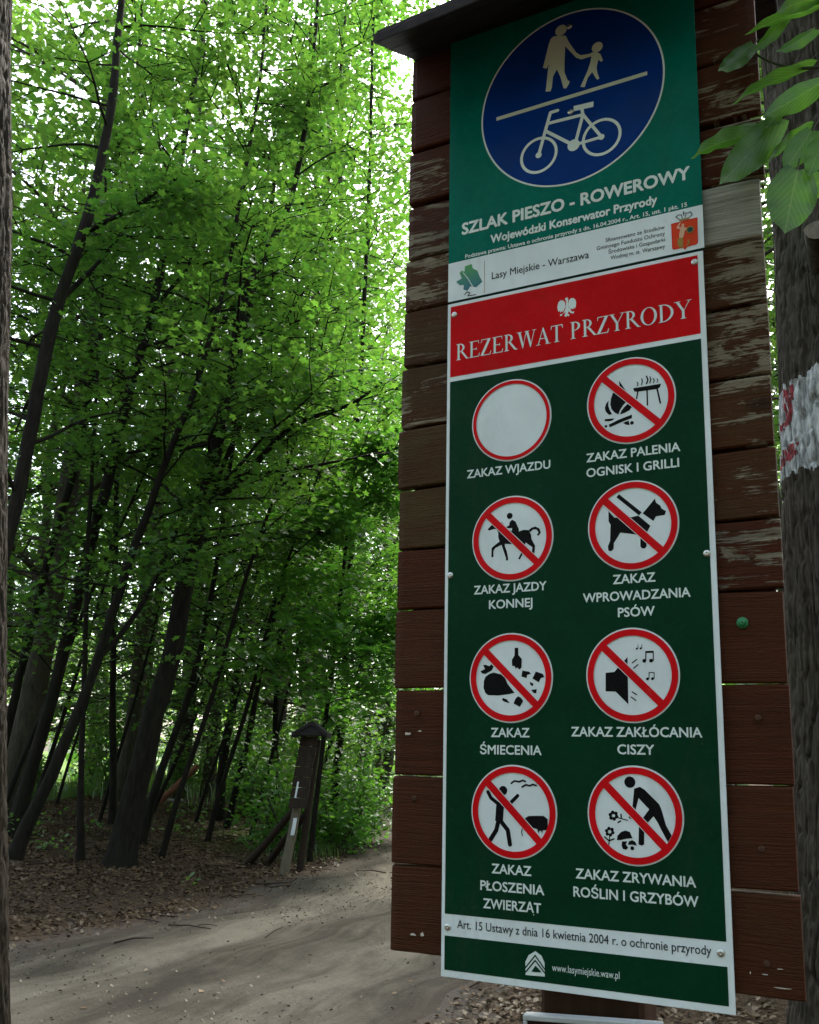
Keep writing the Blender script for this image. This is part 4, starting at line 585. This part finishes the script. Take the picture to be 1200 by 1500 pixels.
# ------------------------------------------------------------------ small roofed post across the road
b0=Vector((-1.60,13.1,float(height(-1.6,13.1))))
rp=empty('roofed_notice_post',b0,'small dark roofed notice post on two leaning poles with slanting braces across the road','notice board')
def ln(t_,x=0,y=0): return (b0.x+x+.135*t_,b0.y+y,b0.z+t_)     # the whole thing leans to the right
MB().tube([ln(-.3,0,0),ln(.5,.03,0),ln(1.0,.03,0),ln(1.75,.02,0)],[.07,.062,.058,.055],10).build('pole',M_greypost,rp,True)
MB().tube([ln(-.3,.20,.42),ln(.8,.16,.30),ln(1.75,.13,.26)],[.055,.05,.05],10).build('pole',M_darkpost,rp,True)
MB().tube([(b0.x-.72,b0.y+.95,b0.z-.1),(b0.x-.30,b0.y+.5,b0.z+.36),ln(.86,.02,.06)],[.055,.05,.045],8).build('brace',M_darkpost,rp,True)
MB().tube([(b0.x-.44,b0.y+1.2,b0.z-.1),(b0.x-.1,b0.y+.7,b0.z+.34),ln(.75,.14,.30)],[.055,.05,.045],8).build('brace',M_darkpost,rp,True)
def lp(x,y,t_): return ln(t_,x,y)
pm=MB()
for k in range(7):
    v0=.85+k*.135; pm.bbox(lambda x,y,z:lp(x*.6+y*.22,y-.06-x*.2,z),(-.10+g.uniform(-.01,.01),-.07,v0),(.30+g.uniform(-.015,.015),-.03,v0+.128),.004)
pm.build('plank_panel',M_darkpost,rp)
rf=MB()
for sx in (-1,1):
    rf.bbox(lambda x,y,z:lp(.06+sx*x*.24,y,1.93-.16*x+z),(0,-.32,0),(1,.45,.06),.006)
rf.add([lp(.06-.2,-.30,1.80),lp(.06+.2,-.30,1.80),lp(.06,-.30,1.94),lp(.06-.2,.43,1.80),lp(.06+.2,.43,1.80),lp(.06,.43,1.94)],[(0,1,2),(3,5,4),(0,3,4,1)])
rf.build('roof',M_roof,rp)
MB().bbox(lp,(.055,-.135,1.10),(.115,-.125,1.62),.002).build('notice_strip',M_greyframe,rp)
MB().bbox(lp,(-.01,-.14,.98),(.065,-.13,1.19),.002).build('white_notice',M_white,rp)
MB().bbox(lp,(.02,-.085,.50),(.07,-.075,.72),.002).build('trail_marker',M_white,rp)
# ------------------------------------------------------------------ big furrowed tree behind the board
def big_tree(name,axis,lab,thn,zs,seed,amp,mat):
    """axis: (z,x,y,r) table"""
    ax=np.array(axis); root=empty(name,(np.interp(0,ax[:,0],ax[:,1]),np.interp(0,ax[:,0],ax[:,2]),float(height(ax[1,1],ax[1,2]))),lab,'tree')
    def surf(th,z,extra=0):
        cx=np.interp(z,ax[:,0],ax[:,1]);cy=np.interp(z,ax[:,0],ax[:,2]);r=np.interp(z,ax[:,0],ax[:,3])
        wx=th*.30+.06*vnoise(th*3,z*2.2,seed+9)
        n1=np.abs(2*vnoise(wx/.015+.5*vnoise(wx/.04,z/.12,seed+6),z/.10+.6*vnoise(wx/.05,z/.3,seed+4),seed)-1); n2=np.abs(2*vnoise(wx/.0075,z/.045,seed+1)-1); n3=vnoise(wx/.005,z/.012,seed+2)
        d=amp*(np.minimum(n1*2.6,1)*.62+np.minimum(n2*2.2,1)*.24+n3*.05-.7)+.02*(vnoise(th*1.2,z*1.1,seed+3)-.5)
        flare=.10*np.exp(-np.maximum(z,0)/.5)*(.5+vnoise(th*1.6,z*0,seed+5))
        rr=r+d+flare+extra
        return np.stack([cx+rr*np.cos(th),cy+rr*np.sin(th),z],-1),d
    th=np.linspace(0,2*np.pi,thn,endpoint=False); TH,ZZ=np.meshgrid(th,zs); V,d=surf(TH,ZZ)
    i=np.arange(len(zs)-1)[:,None]*thn; j=np.arange(thn)[None]; k=(j+1)%thn
    F=np.stack([i+j,i+k,i+thn+k,i+thn+j],-1).reshape(-1,4)
    np_mesh('trunk',V.reshape(-1,3),F,mat,root,True)
    return root,surf
AX=[(-.4,1.31,2.43,.33),(0.0,1.30,2.43,.33),(.97,1.27,2.43,.31),(1.45,1.315,2.43,.305),(1.8,1.33,2.43,.30),(2.26,1.345,2.43,.30),(2.68,1.36,2.43,.295),(3.28,1.38,2.43,.29),(4.06,1.385,2.43,.285),(6,1.42,2.45,.26),(9,1.5,2.5,.2),(12,1.5,2.6,.08)]
zs=np.concatenate([np.arange(-.4,.6,.03),np.arange(.6,4.4,.0055),np.arange(4.4,12,.12)])
big,surf=big_tree('furrowed_tree',AX,'thick furrowed tree trunk behind the sign board with a white and red painted trail mark',760,zs,5,.019,M_bigbark)
def patch(name,mat,t0,t1,z0,z1,ex,fn,parent):
    th=np.linspace(t0,t1,260);z=np.linspace(z0,z1,260);TH,ZZ=np.meshgrid(th,z);V,d=surf(TH,ZZ,ex)
    keep=fn(TH,ZZ,d)
    idx=np.arange(TH.size).reshape(TH.shape); q=keep[:-1,:-1]&keep[1:,:-1]&keep[:-1,1:]&keep[1:,1:]
    F=np.stack([idx[:-1,:-1],idx[:-1,1:],idx[1:,1:],idx[1:,:-1]],-1)[q]
    return np_mesh(name,V.reshape(-1,3),F,mat,parent,True)
def blz(TH,ZZ,d):
    e=.03*(vnoise(TH*14,ZZ*40,71)-.5)+.02*(vnoise(TH*60,ZZ*20,72)-.5)
    m=(ZZ+e>2.350)&(ZZ+e<2.620)&(TH+e*4>2.3)&(TH+e*4<4.2)
    return m&(d>-.0100+.005*(vnoise(TH*50,ZZ*30,73)-.5))
bz=patch('painted_trail_mark',M_blaze,2.2,4.3,2.2,2.65,.0015,blz,big)
def redp(TH,ZZ,d):
    e=.02*(vnoise(TH*20,ZZ*40,75)-.5); T=TH+e*2; Zz=ZZ+e
    a=(T>3.12)&(T<3.29)&(Zz>2.500)&(Zz<2.602); a|=(T>2.90)&(T<3.24)&(Zz>2.495)&(Zz<2.522); b=(T>2.86)&(T<3.34)&(Zz>2.395)&(Zz<2.438)
    return (a|b)&(d>-.009)&(vnoise(TH*70,ZZ*45,77)>.25)
patch('red_mark',M_blazered,2.5,3.4,2.26,2.62,.0026,redp,bz)
for (px_,py_,pz) in ((1.14,2.30,2.92),(1.18,2.24,2.88)):
    c0=Vector((px_,py_,pz)); e=c0+Vector((-.075,-.13,.035)); s=MB(); n=12
    V,F=tube_np([c0,(c0+e)/2,e],[.045,.036,.032],n,.04,2); F=[tuple(f) for f in F]
    st=s.add(V,F).build('branch_stub',M_bigbark,big,True)
    ca=MB(); ring_=V[-n:]; cc=ring_.mean(0)+np.array([-.003,-.006,0]); ca.add(list(ring_+np.array([-.002,-.004,0]))+[cc],[(i_,(i_+1)%n,n) for i_ in range(n)]).build('cut_end',M_greypost,st)
def overhead(root,P,r,nl,L,h0,seed):
    g2=np.random.default_rng(seed); l_,c_=grow(g2,P,r,h0,nl,L); trunk_mesh('bough',l_[:1],l_[1:],M_bark,root,6,seed,root=False)
    crown_mesh('crown',[c for c in c_ if c[2]>6.6+.0*c[1]],.7,18,.14,'oval',M_leaf,root,g2)
zz=np.linspace(6.5,12,20); overhead(big,np.stack([np.interp(zz,[a[0] for a in AX],[a[1] for a in AX]),np.full(20,2.5),zz],1),np.linspace(.2,.08,20),12,2.4,.05,91)
AXL=[(z_,x_-.026,y_,r_) for (z_,x_,y_,r_) in [(-.4,-1.30,3.2,.24),(0,-1.33,3.2,.22),(.757,-1.43,3.2,.2),(1.8,-1.555,3.2,.2),(3.07,-1.70,3.2,.195),(4.4,-1.86,3.2,.19),(6,-2.0,3.2,.18),(10,-2.3,3.2,.1)]]
zs=np.concatenate([np.arange(-.4,.5,.04),np.arange(.5,5,.012),np.arange(5,10,.15)])
M_keep=M_bigbark
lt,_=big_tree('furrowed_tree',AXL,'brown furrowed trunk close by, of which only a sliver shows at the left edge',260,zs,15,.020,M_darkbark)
# ------------------------------------------------------------------ twig with large leaves beside the board
br=empty('leafy_branch',(1.72,1.36,2.9),'twigs with large toothed green leaves hanging in front of the furrowed trunk and board edge','branch')
for w in NEARTWIG:
    P,r=resample(np.array(w),np.linspace(.0045,.0016,len(w)),.02); V,F=tube_np(P,r,6); np_mesh('twig',V,F,M_twig,br,True)
def near_leaf(b,t_,w,edge,seed):
    g2=np.random.default_rng(seed); b=np.array(b);t_=np.array(t_); ax=t_-b; L=np.linalg.norm(ax); ax/=L
    view=(b+t_)/2-np.array([0,0,1.6]); view/=np.linalg.norm(view); sd=np.cross(ax,view); sd/=np.linalg.norm(sd); nm=np.cross(sd,ax)
    a=edge*1.35*(1 if seed%2 else -1); s2=sd*math.cos(a)+nm*math.sin(a); n2=np.cross(s2,ax); wr=w/max(.35,math.cos(a))
    ns,nt=40,17; S,T_=np.meshgrid(np.linspace(0,1,ns),np.linspace(-1,1,nt),indexing='ij')
    prof=np.where(S<.36,np.sqrt(np.clip(1-((.36-S)/.40)**2,0,1)),np.clip(1-((S-.36)/.64)**1.75,0,1)); prof=prof*(.86+.14*(1-S))
    serr=1-.055*((S*21+.25)%1)*(np.abs(T_)>.95)
    hb=-.10*np.abs(T_)*np.exp(-(S/.16)**2)*(1-0*S)      # heart-shaped base lobes
    bend=.10*L*np.sin(S*2.2)+.05*L*np.abs(T_)**1.5*prof+.012*L*np.sin(S*19)*np.abs(T_)
    V=b+((S+hb)*L)[...,None]*ax+(T_*prof*serr*wr*.5)[...,None]*s2+(bend-.08*L)[...,None]*n2
    i=np.arange(ns-1)[:,None]*nt;j=np.arange(nt-1)[None]; F=np.stack([i+j,i+nt+j,i+nt+j+1,i+j+1],-1).reshape(-1,4)
    lf=np_mesh('leaf',V.reshape(-1,3),F,M_nearleaf,br,True,{'st':('FLOAT_VECTOR',np.stack([S,T_*prof,0*S],-1).reshape(-1,3))})
    P=np.stack([b-ax*.03+np.array([.004,0,.012]),b-ax*.012,b+ax*.004]); V,F=tube_np(P,[.0012,.0012,.001],5); np_mesh('stalk',V,F,M_twig,lf,True)
for q,(b,t_,w,e) in enumerate(NEARLEAF): near_leaf(b,t_,w,e,q)
# ------------------------------------------------------------------ the notice board
P0=np.array([.07165,1.79728,1.21618]); UU=np.array([.8936242,-.448816,0]); VV_=np.array([0,-.07263718,1.]); FF_=np.array([-.44787346,-.89174755,-.06477402])
def S(u,v,o=0.): return tuple(P0+u*UU+v*VV_+o*FF_)
bd=empty('notice_board',(S(.25,-1.216,-.09)),'tall brown plank notice board with peeling paint and a dark little roof','notice board')
bounds=[.026,.180,.340,.5005,.6535,.7725,.895,1.020,1.150,1.2725,1.3875,1.510,1.635,1.757,1.856]
gaps=[.004,.0045,.003,.0035,.004,.003,.005,.0045,.006,.004,.004,.012,.005,.004,.004]
wear=[.10,.08,.12,.18,.48,.40,.44,.50,.60,1.4,.5,.45,.5,.35]
wearL=[.08,.06,.08,.12,.22,.24,.34,.52,.50,.62,.7,.5,.3,.15]
moss=[.1,.1,.15,.1,.1,.75,.75,.7,.6,.4,.2,.1,.1,.1]
V=[];F=[];bu=[];we=[];mo=[]
for k in range(14):
    g2=np.random.default_rng(300+k); v0=bounds[k]+gaps[k]/2; v1=bounds[k+1]-gaps[k+1]/2
    uL=-.109+.012*sstep(1.0,1.6,(v0+v1)/2)+g2.uniform(-.003,.003); uR=.600+.008*sstep(1.2,1.5,v0)+g2.uniform(-.0025,.0025)
    nu,nv=60,14; th=.023; off=-.006-g2.uniform(0,.003); tl=g2.uniform(-.0015,.0015); cup=g2.uniform(.0,.0012)
    ring=[]; us=np.linspace(0,1,nu)
    # cross-section loop (bevelled), swept along u
    sec=[]; e=.0035; hv=v1-v0
    for t_ in np.linspace(0,1,nv): sec.append((v0+e*1.0+(hv-2*e)*t_, cup*(1-(2*t_-1)**2),1))
    sec+= [(v1-.0008,-.0026,1),(v1,-.006,1),(v1,-th,1),(v0,-th,1),(v0,-.006,1),(v0+.0008,-.0026,1)]
    ns=len(sec); base=len(V)
    for a in us:
        u=uL+(uR-uL)*a; wig=.0012*math.sin(a*7+k)+.0008*math.sin(a*17+2*k)
        endr=.0025 if a in (0.,1.) else 0
        for (v,o,_) in sec:
            vv=v+tl*(a-.5)*2+wig*(1 if v>(v0+v1)/2 else .6)
            V.append(S(u,vv,off+o-endr)); bu.append((u*1.0,v,k*1.37))
            r_=float(sstep(.47,.60,u)); we.append(wearL[k]*(1-sstep(.1,.5,u))+wear[k]*sstep(.1,.5,u)+(.22*r_ if 3<k<12 else 0)); mo.append(moss[k]*(1 if u<.3 else .55))
    for i_ in range(nu-1):
        for j_ in range(ns):
            a=base+i_*ns+j_; b=base+i_*ns+(j_+1)%ns; F.append((a,a+ns,b+ns,b))
    F.append(tuple(base+q for q in range(ns))); F.append(tuple(base+(nu-1)*ns+q for q in range(ns))[::-1])
pp=np_mesh('plank_panel',V,F,M_plank,bd,False,{'bu':('FLOAT_VECTOR',bu),'wear':('FLOAT',we),'moss':('FLOAT',mo)})
MB().bbox(S,(-.088,.515,-.052),(.588,1.85,-.0345),.003).build('back_panel',M_post,bd)
MB().bbox(S,(.165,-1.7,-.16),(.345,1.84,-.0535),.008).build('post',M_post,bd)
rf=MB()
def RS(side):
    def f(u,k,h):     # k 0 ridge .. 1 eave
        kk=k*(1 if side>0 else .7); o=-.05+side*.27*kk; v=1.890-.161*kk+h+.05*(u+.098); u=u+(.012 if u<0 else 0)+(.048*kk-.024 if u<0 else 0)
        return S(u,v,o)
    return f
for side in (1,-1):
    for q in range(3):
        a=q/3; g2=np.random.default_rng(50+q)
        rf.bbox(RS(side),(-.099-g2.uniform(0,.005),a+.004,.0),(.632+g2.uniform(0,.01),a+1/3-.004+(.0 if q<2 else .004),.022-.0*q),.003)
for side in (1,-1): rf.bbox(RS(side),(-.097,.0,.0225),(.628,.99,.0265),.001)
rf.build('roof',M_roof,bd)
def disc_head(nm,u,v,o,r,mat,parent,h=.004):
    m=MB(); n=16; V=[];F=[]
    prof=[(1,0),(1,.35),(.8,.8),(.4,1),(.16,1),(.16,.6)]
    for (a,b) in prof: V+= [S(u+r*a*math.cos(t_),v+r*a*math.sin(t_),o+h*b) for t_ in np.linspace(0,2*math.pi,n,endpoint=False)]
    for i_ in range(len(prof)-1):
        for j_ in range(n): F.append((i_*n+j_,i_*n+(j_+1)%n,(i_+1)*n+(j_+1)%n,(i_+1)*n+j_))
    F.append(tuple(range((len(prof)-1)*n,len(prof)*n)))
    return m.add(V,F).build(nm,mat,parent,True)
for (u,v) in ((.553,.4469),(.5483,.2452),(.5475,.0766),(.556,.71),(-.06,.455),(-.062,.30)): disc_head('nail',u,v,-.0065,.0055,M_post,bd,.003)
for (u,v,w,h,s) in ((-.078,.418,.016,.006,1),(-.052,.423,.010,.004,2),(-.06,.062,.018,.005,3),(-.042,.064,.008,.009,4),(.566,.072,.012,.002,5),(.545,.062,.010,.002,6),(.523,.062,.002,.005,7),(.57,.045,.03,.002,8)):
    g2=np.random.default_rng(s); n=9; a=np.linspace(0,2*np.pi,n,endpoint=False); rr=g2.uniform(.5,1.1,n)
    MB().add([S(u+w*.5*r*math.cos(t_),v+h*.5*r*math.sin(t_),-.0046) for t_,r in zip(a,rr)],[tuple(range(n))]).build('wood_chip_scar',M_chip,bd)
pin=empty('push_pin',S(.5359,.6002,-.006),'small green plastic pin pressed into the right side of the planks','pin')
disc_head('pin_head',.5359,.6002,-.0055,.0065,M_gplastic,pin,.008)
disc_head('pin_rim',.5359,.6002,-.0065,.0095,M_gplastic,pin,.003)
# ------------------------------------------------------------------ printing helpers (everything lies on the sign sheets)
from mathutils.geometry import tessellate_polygon
class Ink:
    def __init__(s,o): s.V=[];s.F=[];s.o=o
    def tri(s,pts,tris):
        n=len(s.V); s.V+=[S(p[0],p[1],s.o) for p in pts]
        for t_ in tris:
            a,b,c=[pts[q] for q in t_]
            if (b[0]-a[0])*(c[1]-a[1])-(b[1]-a[1])*(c[0]-a[0])<0: t_=(t_[0],t_[2],t_[1])
            s.F.append(tuple(q+n for q in t_))
        s.o+=.000012; return s
    def poly(s,pts): return s.tri(pts,tessellate_polygon([[Vector((p[0],p[1],0)) for p in pts]]))
    def rect(s,a,b,c,d): return s.tri([(a,c),(b,c),(b,d),(a,d)],[(0,1,2),(0,2,3)])
    def circ(s,c,r,n=28): return s.tri([tuple(c)]+[(c[0]+r*math.cos(t_),c[1]+r*math.sin(t_)) for t_ in np.linspace(0,2*math.pi,n,endpoint=False)],[(0,1+k,1+(k+1)%n) for k in range(n)])
    def ring(s,c,r0,r1,n=72):
        P=[(c[0]+r*math.cos(t_),c[1]+r*math.sin(t_)) for r in (r0,r1) for t_ in np.linspace(0,2*math.pi,n,endpoint=False)]
        return s.tri(P,[q for k in range(n) for q in ((k,n+k,n+(k+1)%n),(k,n+(k+1)%n,(k+1)%n))])
    def line(s,pts,w,caps=True):
        for (a,b) in zip(pts[:-1],pts[1:]):
            dx,dy=b[0]-a[0],b[1]-a[1]; l=math.hypot(dx,dy)+1e-9; x,y=-dy/l*w/2,dx/l*w/2
            s.tri([(a[0]-x,a[1]-y),(b[0]-x,b[1]-y),(b[0]+x,b[1]+y),(a[0]+x,a[1]+y)],[(0,1,2),(0,2,3)])
        for p in (pts if caps else pts[1:-1]): s.circ(p,w/2*.98,14)
        return s
    def items(s,L):
        for it in L:
            if it[0]=='p': s.poly(it[1])
            elif it[0]=='c': s.circ(it[1],it[2])
            else: s.line(it[1],it[2],len(it[1])>2)
        return s
    def text(s,body,u0,u1,v,cap,bold=((0,0),)):
        cu=bpy.data.curves.new('lettering','FONT'); cu.body=body; cu.size=1; cu.resolution_u=3
        ob=bpy.data.objects.new('lettering',cu); COL.objects.link(ob); bpy.context.view_layer.update()
        me=ob.to_mesh(); me.calc_loop_triangles(); co=np.array([x.co[:2] for x in me.vertices]); tr=[tuple(t_.vertices) for t_ in me.loop_triangles]
        ob.to_mesh_clear(); bpy.data.objects.remove(ob); bpy.data.curves.remove(cu)
        x0,x1=co[:,0].min(),co[:,0].max(); b=max(q[0] for q in bold); sx=(u1-u0)/(x1-x0+2*b); sy=cap/(.70+2*b)
        for q in bold: s.tri([((x-x0+q[0]+b)*sx+u0,(y+q[1]+b)*sy+v) for x,y in co],tr)
        return s
    def build(s,name,mat,parent): return np_mesh(name,np.array(s.V),np.array(s.F),mat,parent)
def BD(r,n=8): return [(0,0)]+[(r*math.cos(2*math.pi*k/n),r*math.sin(2*math.pi*k/n)) for k in range(n)]
B3=BD(.034); B2=BD(.020); B1=BD(.007,4); BS=BD(.022)
# serif capitals for the red header, unit cap height: (advance, polygons)
def halfring(cx,cy,rx,ry,ix,iy,a0=-90,a1=90,n=22):
    A=np.radians(np.linspace(a0,a1,n)); return [(cx+rx*math.cos(a),cy+ry*math.sin(a)) for a in A]+[(cx+ix*math.cos(a),cy+iy*math.sin(a)) for a in A[::-1]]
def stem(x,top=1.,w=.125): return [[(x,0),(x+w,0),(x+w,top),(x,top)],[(x-.08,0),(x+w+.08,0),(x+w+.08,.03),(x+w,.05),(x,.05),(x-.08,.03)]]+([[(x-.08,.97),(x,.95),(x+w,.95),(x+w+.08,.97),(x+w+.08,1),(x-.08,1)]] if top==1. else [])
SER=dict(
R=(.80,stem(.12)+[halfring(.24,.745,.31,.255,.185,.215)]+[[(.30,.50),(.44,.50),(.76,.04),(.84,.03),(.84,0),(.66,0)]]),
E=(.70,stem(.12)+[[(.24,.955),(.62,.955),(.62,1),(.24,1)],[(.62,1),(.585,.955),(.60,.80),(.625,.80)],[(.24,.48),(.48,.48),(.48,.525),(.24,.525)],[(.465,.42),(.49,.42),(.49,.585),(.465,.585)],[(.24,0),(.64,0),(.64,.045),(.24,.045)],[(.64,0),(.68,.22),(.65,.22),(.60,.045)]]),
Z=(.70,[[(.08,.955),(.63,.955),(.63,1),(.08,1)],[(.08,1),(.05,.79),(.08,.79),(.12,.955)],[(.47,.96),(.63,.96),(.20,.04),(.04,.04)],[(.04,0),(.62,0),(.62,.045),(.04,.045)],[(.62,0),(.67,.23),(.635,.23),(.58,.045)]]),
W=(1.10,[[(.06,1),(.20,1),(.385,.18),(.35,-.01),(.32,-.01)],[(.35,-.01),(.385,.18),(.565,1),(.52,1),(.32,-.01)],[(.50,1),(.64,1),(.825,.18),(.79,-.01),(.76,-.01)],[(.76,-.01),(.79,-.01),(1.03,1),(.985,1)],[(-.02,.97),(.28,.97),(.28,1),(-.02,1)],[(.44,.97),(.72,.97),(.72,1),(.44,1)],[(.88,.97),(1.12,.97),(1.12,1),(.88,1)]]),
A=(.82,[[(.38,1.01),(.43,1.01),(.74,0),(.60,0),(.36,.86)],[(.36,.9),(.40,.95),(.15,.02),(.10,.02)],[(.20,.34),(.60,.34),(.60,.385),(.20,.385)],[(.0,0),(.26,0),(.26,.03),(0,.03)],[(.52,0),(.84,0),(.84,.03),(.52,.03)]]),
T=(.72,stem(.29,.96)+[[(.04,.955),(.68,.955),(.68,1),(.04,1)],[(.04,1),(.02,.77),(.045,.77),(.085,.955)],[(.68,1),(.70,.77),(.675,.77),(.635,.955)]]),
P=(.66,stem(.12)+[halfring(.24,.735,.34,.265,.21,.222)]),
Y=(.80,stem(.34,.46)+[[(.04,1),(.18,1),(.465,.46),(.34,.44)],[(.42,.44),(.465,.47),(.75,.98),(.70,.98)],[(-.04,.97),(.28,.97),(.28,1),(-.04,1)],[(.58,.97),(.84,.97),(.84,1),(.58,1)]]),
O=(.92,[halfring(.46,.5,.42,.515,.285,.475,-180,180,48)]),
D=(.88,stem(.12)+[halfring(.24,.5,.56,.5,.425,.455)]))
# ------------------------------------------------------------------ lower sign: reserve rules
rs=empty('rules_sign',S(.25,0,0),'tall green and red reserve sign with eight round prohibition symbols and white border','sign')
MB().bbox(S,(0,0,-.0008),(.5,1.2634,.003),.0006).build('panel',M_white,rs)
def field(nm,mat,a,b,c,d,par,o=.0034):
    Ink(o).rect(a,b,c,d).build(nm,mat,par)
field('red_header',M_red,.0068,.4905,1.1086,1.2565,rs); field('green_field',M_green,.0068,.4905,.1055,1.0990,rs); field('green_footer',M_green,.0068,.4905,.0118,.0688,rs)
CEN=[(.1353,1.0020),(.3640,1.0055),(.1368,.7739),(.3617,.7776),(.1330,.5188),(.3539,.5190),(.1380,.2857),(.3523,.2890)]; RR=.0803
SYM=[None,'campfire_and_grill','horse_and_rider','dog_on_leash','litter_and_bottle','loudspeaker_and_notes','person_scaring_boar','person_picking_flowers']
for c,sy in zip(CEN,SYM):
    dsk=Ink(.0038).circ(c,RR,80).build('prohibition_disc',M_white,rs)
    if sy:
        Ink(.0041).items(PICTO[sy]).build(sy,M_black,dsk)
        h=RR*.90*math.sqrt(.5)
        Ink(.0047).line([(c[0]-h,c[1]+h),(c[0]+h,c[1]-h)],.0152,False).build('slash_edge',M_white,dsk)
        Ink(.0050).line([(c[0]-h,c[1]+h),(c[0]+h,c[1]-h)],.0130,False).build('slash',M_redring,dsk)
    Ink(.0053).ring(c,RR*(.885 if not sy else .832),RR*.967).build('ring',M_redring,dsk)
pack=[]
for (b,u0,u1,v,cp) in TEXT:
    if b=='REZERWAT PRZYRODY':
        adv=sum(SER[ch][0] if ch!=' ' else .36 for ch in b); sx=(u1-u0+.003)/adv; k=Ink(.0038); x=u0-.002
        for ch in b:
            if ch==' ': x+=.36*sx; continue
            for pl in SER[ch][1]: k.poly([(x+p[0]*sx,v-.0015+p[1]*.0335) for p in pl])
            x+=SER[ch][0]*sx
        k.build('title',M_letter,rs)
    elif b.startswith('Art.'): Ink(.0036).text(b,u0,u1,.0832,.0145,B1).build('law_reference',M_ink,rs)
    elif b.startswith('www'): Ink(.0038).text(b,u0,u1,v,.0115).build('web_address',M_letter,rs)
    elif v<1.1: pack.append((b,u0,u1,v,cp))
caps=[[0],[1,2],[3,4],[5,6,7],[8,9],[10,11],[12,13,14],[15,16]]
for cl in caps:
    k=Ink(.0038)
    for q in cl:
        b,u0,u1,v,cp=pack[q]; k.text(b,u0,u1,v,.0168,B2)
    k.build('caption',M_letter,rs)
Ink(.0038).items(MARK['eagle']).build('eagle_emblem',M_letter,rs)
fl_=Ink(.0038).items(MARK['forest_logo']).build('forest_logo',M_letter,rs); Ink(.0042).items(MARK['forest_logo_line']).build('chevron',M_green,fl_)
for (u,v) in ((.0152,1.2387),(.4849,1.2443),(.0115,.7132),(.4853,.7183),(.0125,.0835),(.4815,.0883)): disc_head('screw',u,v,.003,.0062,M_screw,rs,.0035)
# ------------------------------------------------------------------ upper sign: foot and cycle trail
ts=empty('trail_sign',S(.25,1.2675,0),'teal sign with round blue foot and cycle path symbol above a white strip','sign')
MB().bbox(S,(.0005,1.2678,-.0008),(.503,1.856,.003),.0006).build('panel',M_teal,ts)
field('white_strip',M_white,.0005,.503,1.2682,1.3512,ts)
bl=Ink(.0034).circ((.25865,1.645),.1867,128).build('blue_disc',M_letter,ts)
Ink(.0037).circ((.25865,1.645),.1832,128).build('blue_face',M_blue,bl)
for nm in ('adult','child','bar'): Ink(.0041).items(BLUE[nm]).build({'adult':'walking_adult','child':'walking_child','bar':'dividing_bar'}[nm],M_cream,bl)
k=Ink(.0041).items(BLUE['bicycle'])
for w in ('w1','w2'): k.ring(BLUE[w][0],BLUE[w][1]-.0058,BLUE[w][1],48)
k.build('bicycle',M_letter,bl)
for (b,u0,u1,v,cp) in TEXT:
    if b.startswith('SZLAK'): Ink(.0036).text(b,u0,u1,v,.0268,B3).build('title',M_letter,ts)
    elif b.startswith('Woje'): Ink(.0036).text(b,u0,u1,v,.0185,B3).build('authority_line',M_letter,ts)
    elif b.startswith('Podst'): Ink(.0036).text(b,u0,u1,v,.0088,BS).build('legal_line',M_letter,ts)
    elif b.startswith('Lasy'): Ink(.0038).text(b,u0,u1,v,.0152,B1).build('forest_name',M_ink,ts)
ft=Ink(.0038)
for (b,u0,u1,v,cp) in TEXT:
    if 1.27<v<1.33 and not b.startswith('Lasy'): ft.text(b,u0,u1,v,.0080,B1)
ft.build('funding_note',M_ink,ts)
ml=Ink(.0038).items(MARK['map_logo']).build('map_logo',M_mapgreen,ts); Ink(.0042).items(MARK['map_river']).build('river_line',M_white,ml); Ink(.0038).items(MARK['map_squiggle']).build('squiggle',M_ink,ts); Ink(.0038).items(MARK['divider']).build('divider',M_gold,ts)
cr=Ink(.0038).items(MARK['shield']).build('city_crest',M_orange,ts)
Ink(.0041).items(MARK['shield_edge']).build('shield_edge',M_redring,cr); Ink(.0044).items(MARK['mermaid_tail']).build('mermaid_tail',M_gold,cr); Ink(.0047).items(MARK['mermaid']).build('mermaid',M_skin,cr)
Ink(.0050).items(MARK['mermaid_shield_rim']).build('round_shield_rim',M_gold,cr); Ink(.0053).items(MARK['mermaid_shield']).build('round_shield',M_darkteal,cr)
Ink(.0041).items(MARK['crown']).build('crown',M_ink,cr); Ink(.0044).items(MARK['crown_base']).build('crown_base',M_gold,cr)
for (u,v) in ((.2617,1.6107),(.262,1.80)): disc_head('screw',u,v,.0045,.006,M_screw,ts,.0035)
# ------------------------------------------------------------------ small plaque on the post below
c0=np.array(S(.14,-.052,.02))
def PQ(u,v,o): 
    r=R(3.2); return S(.1602+u*math.cos(r)-v*math.sin(r),-.0364+u*math.sin(r)*1.15+v*math.cos(r),.016+o)
pl=empty('post_plaque',PQ(.11,-.15,0),'small dark plaque with pale grey frame fixed low on the post under the big sign','plaque')
MB().bbox(PQ,(.006,-.15,-.008),(.224,-.006,.004),.002).build('face',M_red if False else print_mat('dark_brown_plaque_print',(.02,.012,.012)),pl)
fr=MB()
for a,b in (((0,-.009,-.012),(.23,0,.008)),((0,-.156,-.012),(.23,-.147,.008)),((0,-.1469,-.012),(.007,-.0091,.008)),((.223,-.1469,-.012),(.23,-.0091,.008))): fr.bbox(PQ,a,b,.0015)
fr.build('frame',M_greyframe,pl)
MB().bbox(PQ,(.02,-.05,.0042),(.07,-.014,.0052),.0004).build('red_patch',M_red,pl)
MB().bbox(PQ,(.09,-.12,-.07),(.14,-.03,-.0125),.002).build('bracket',M_darkpost,pl)
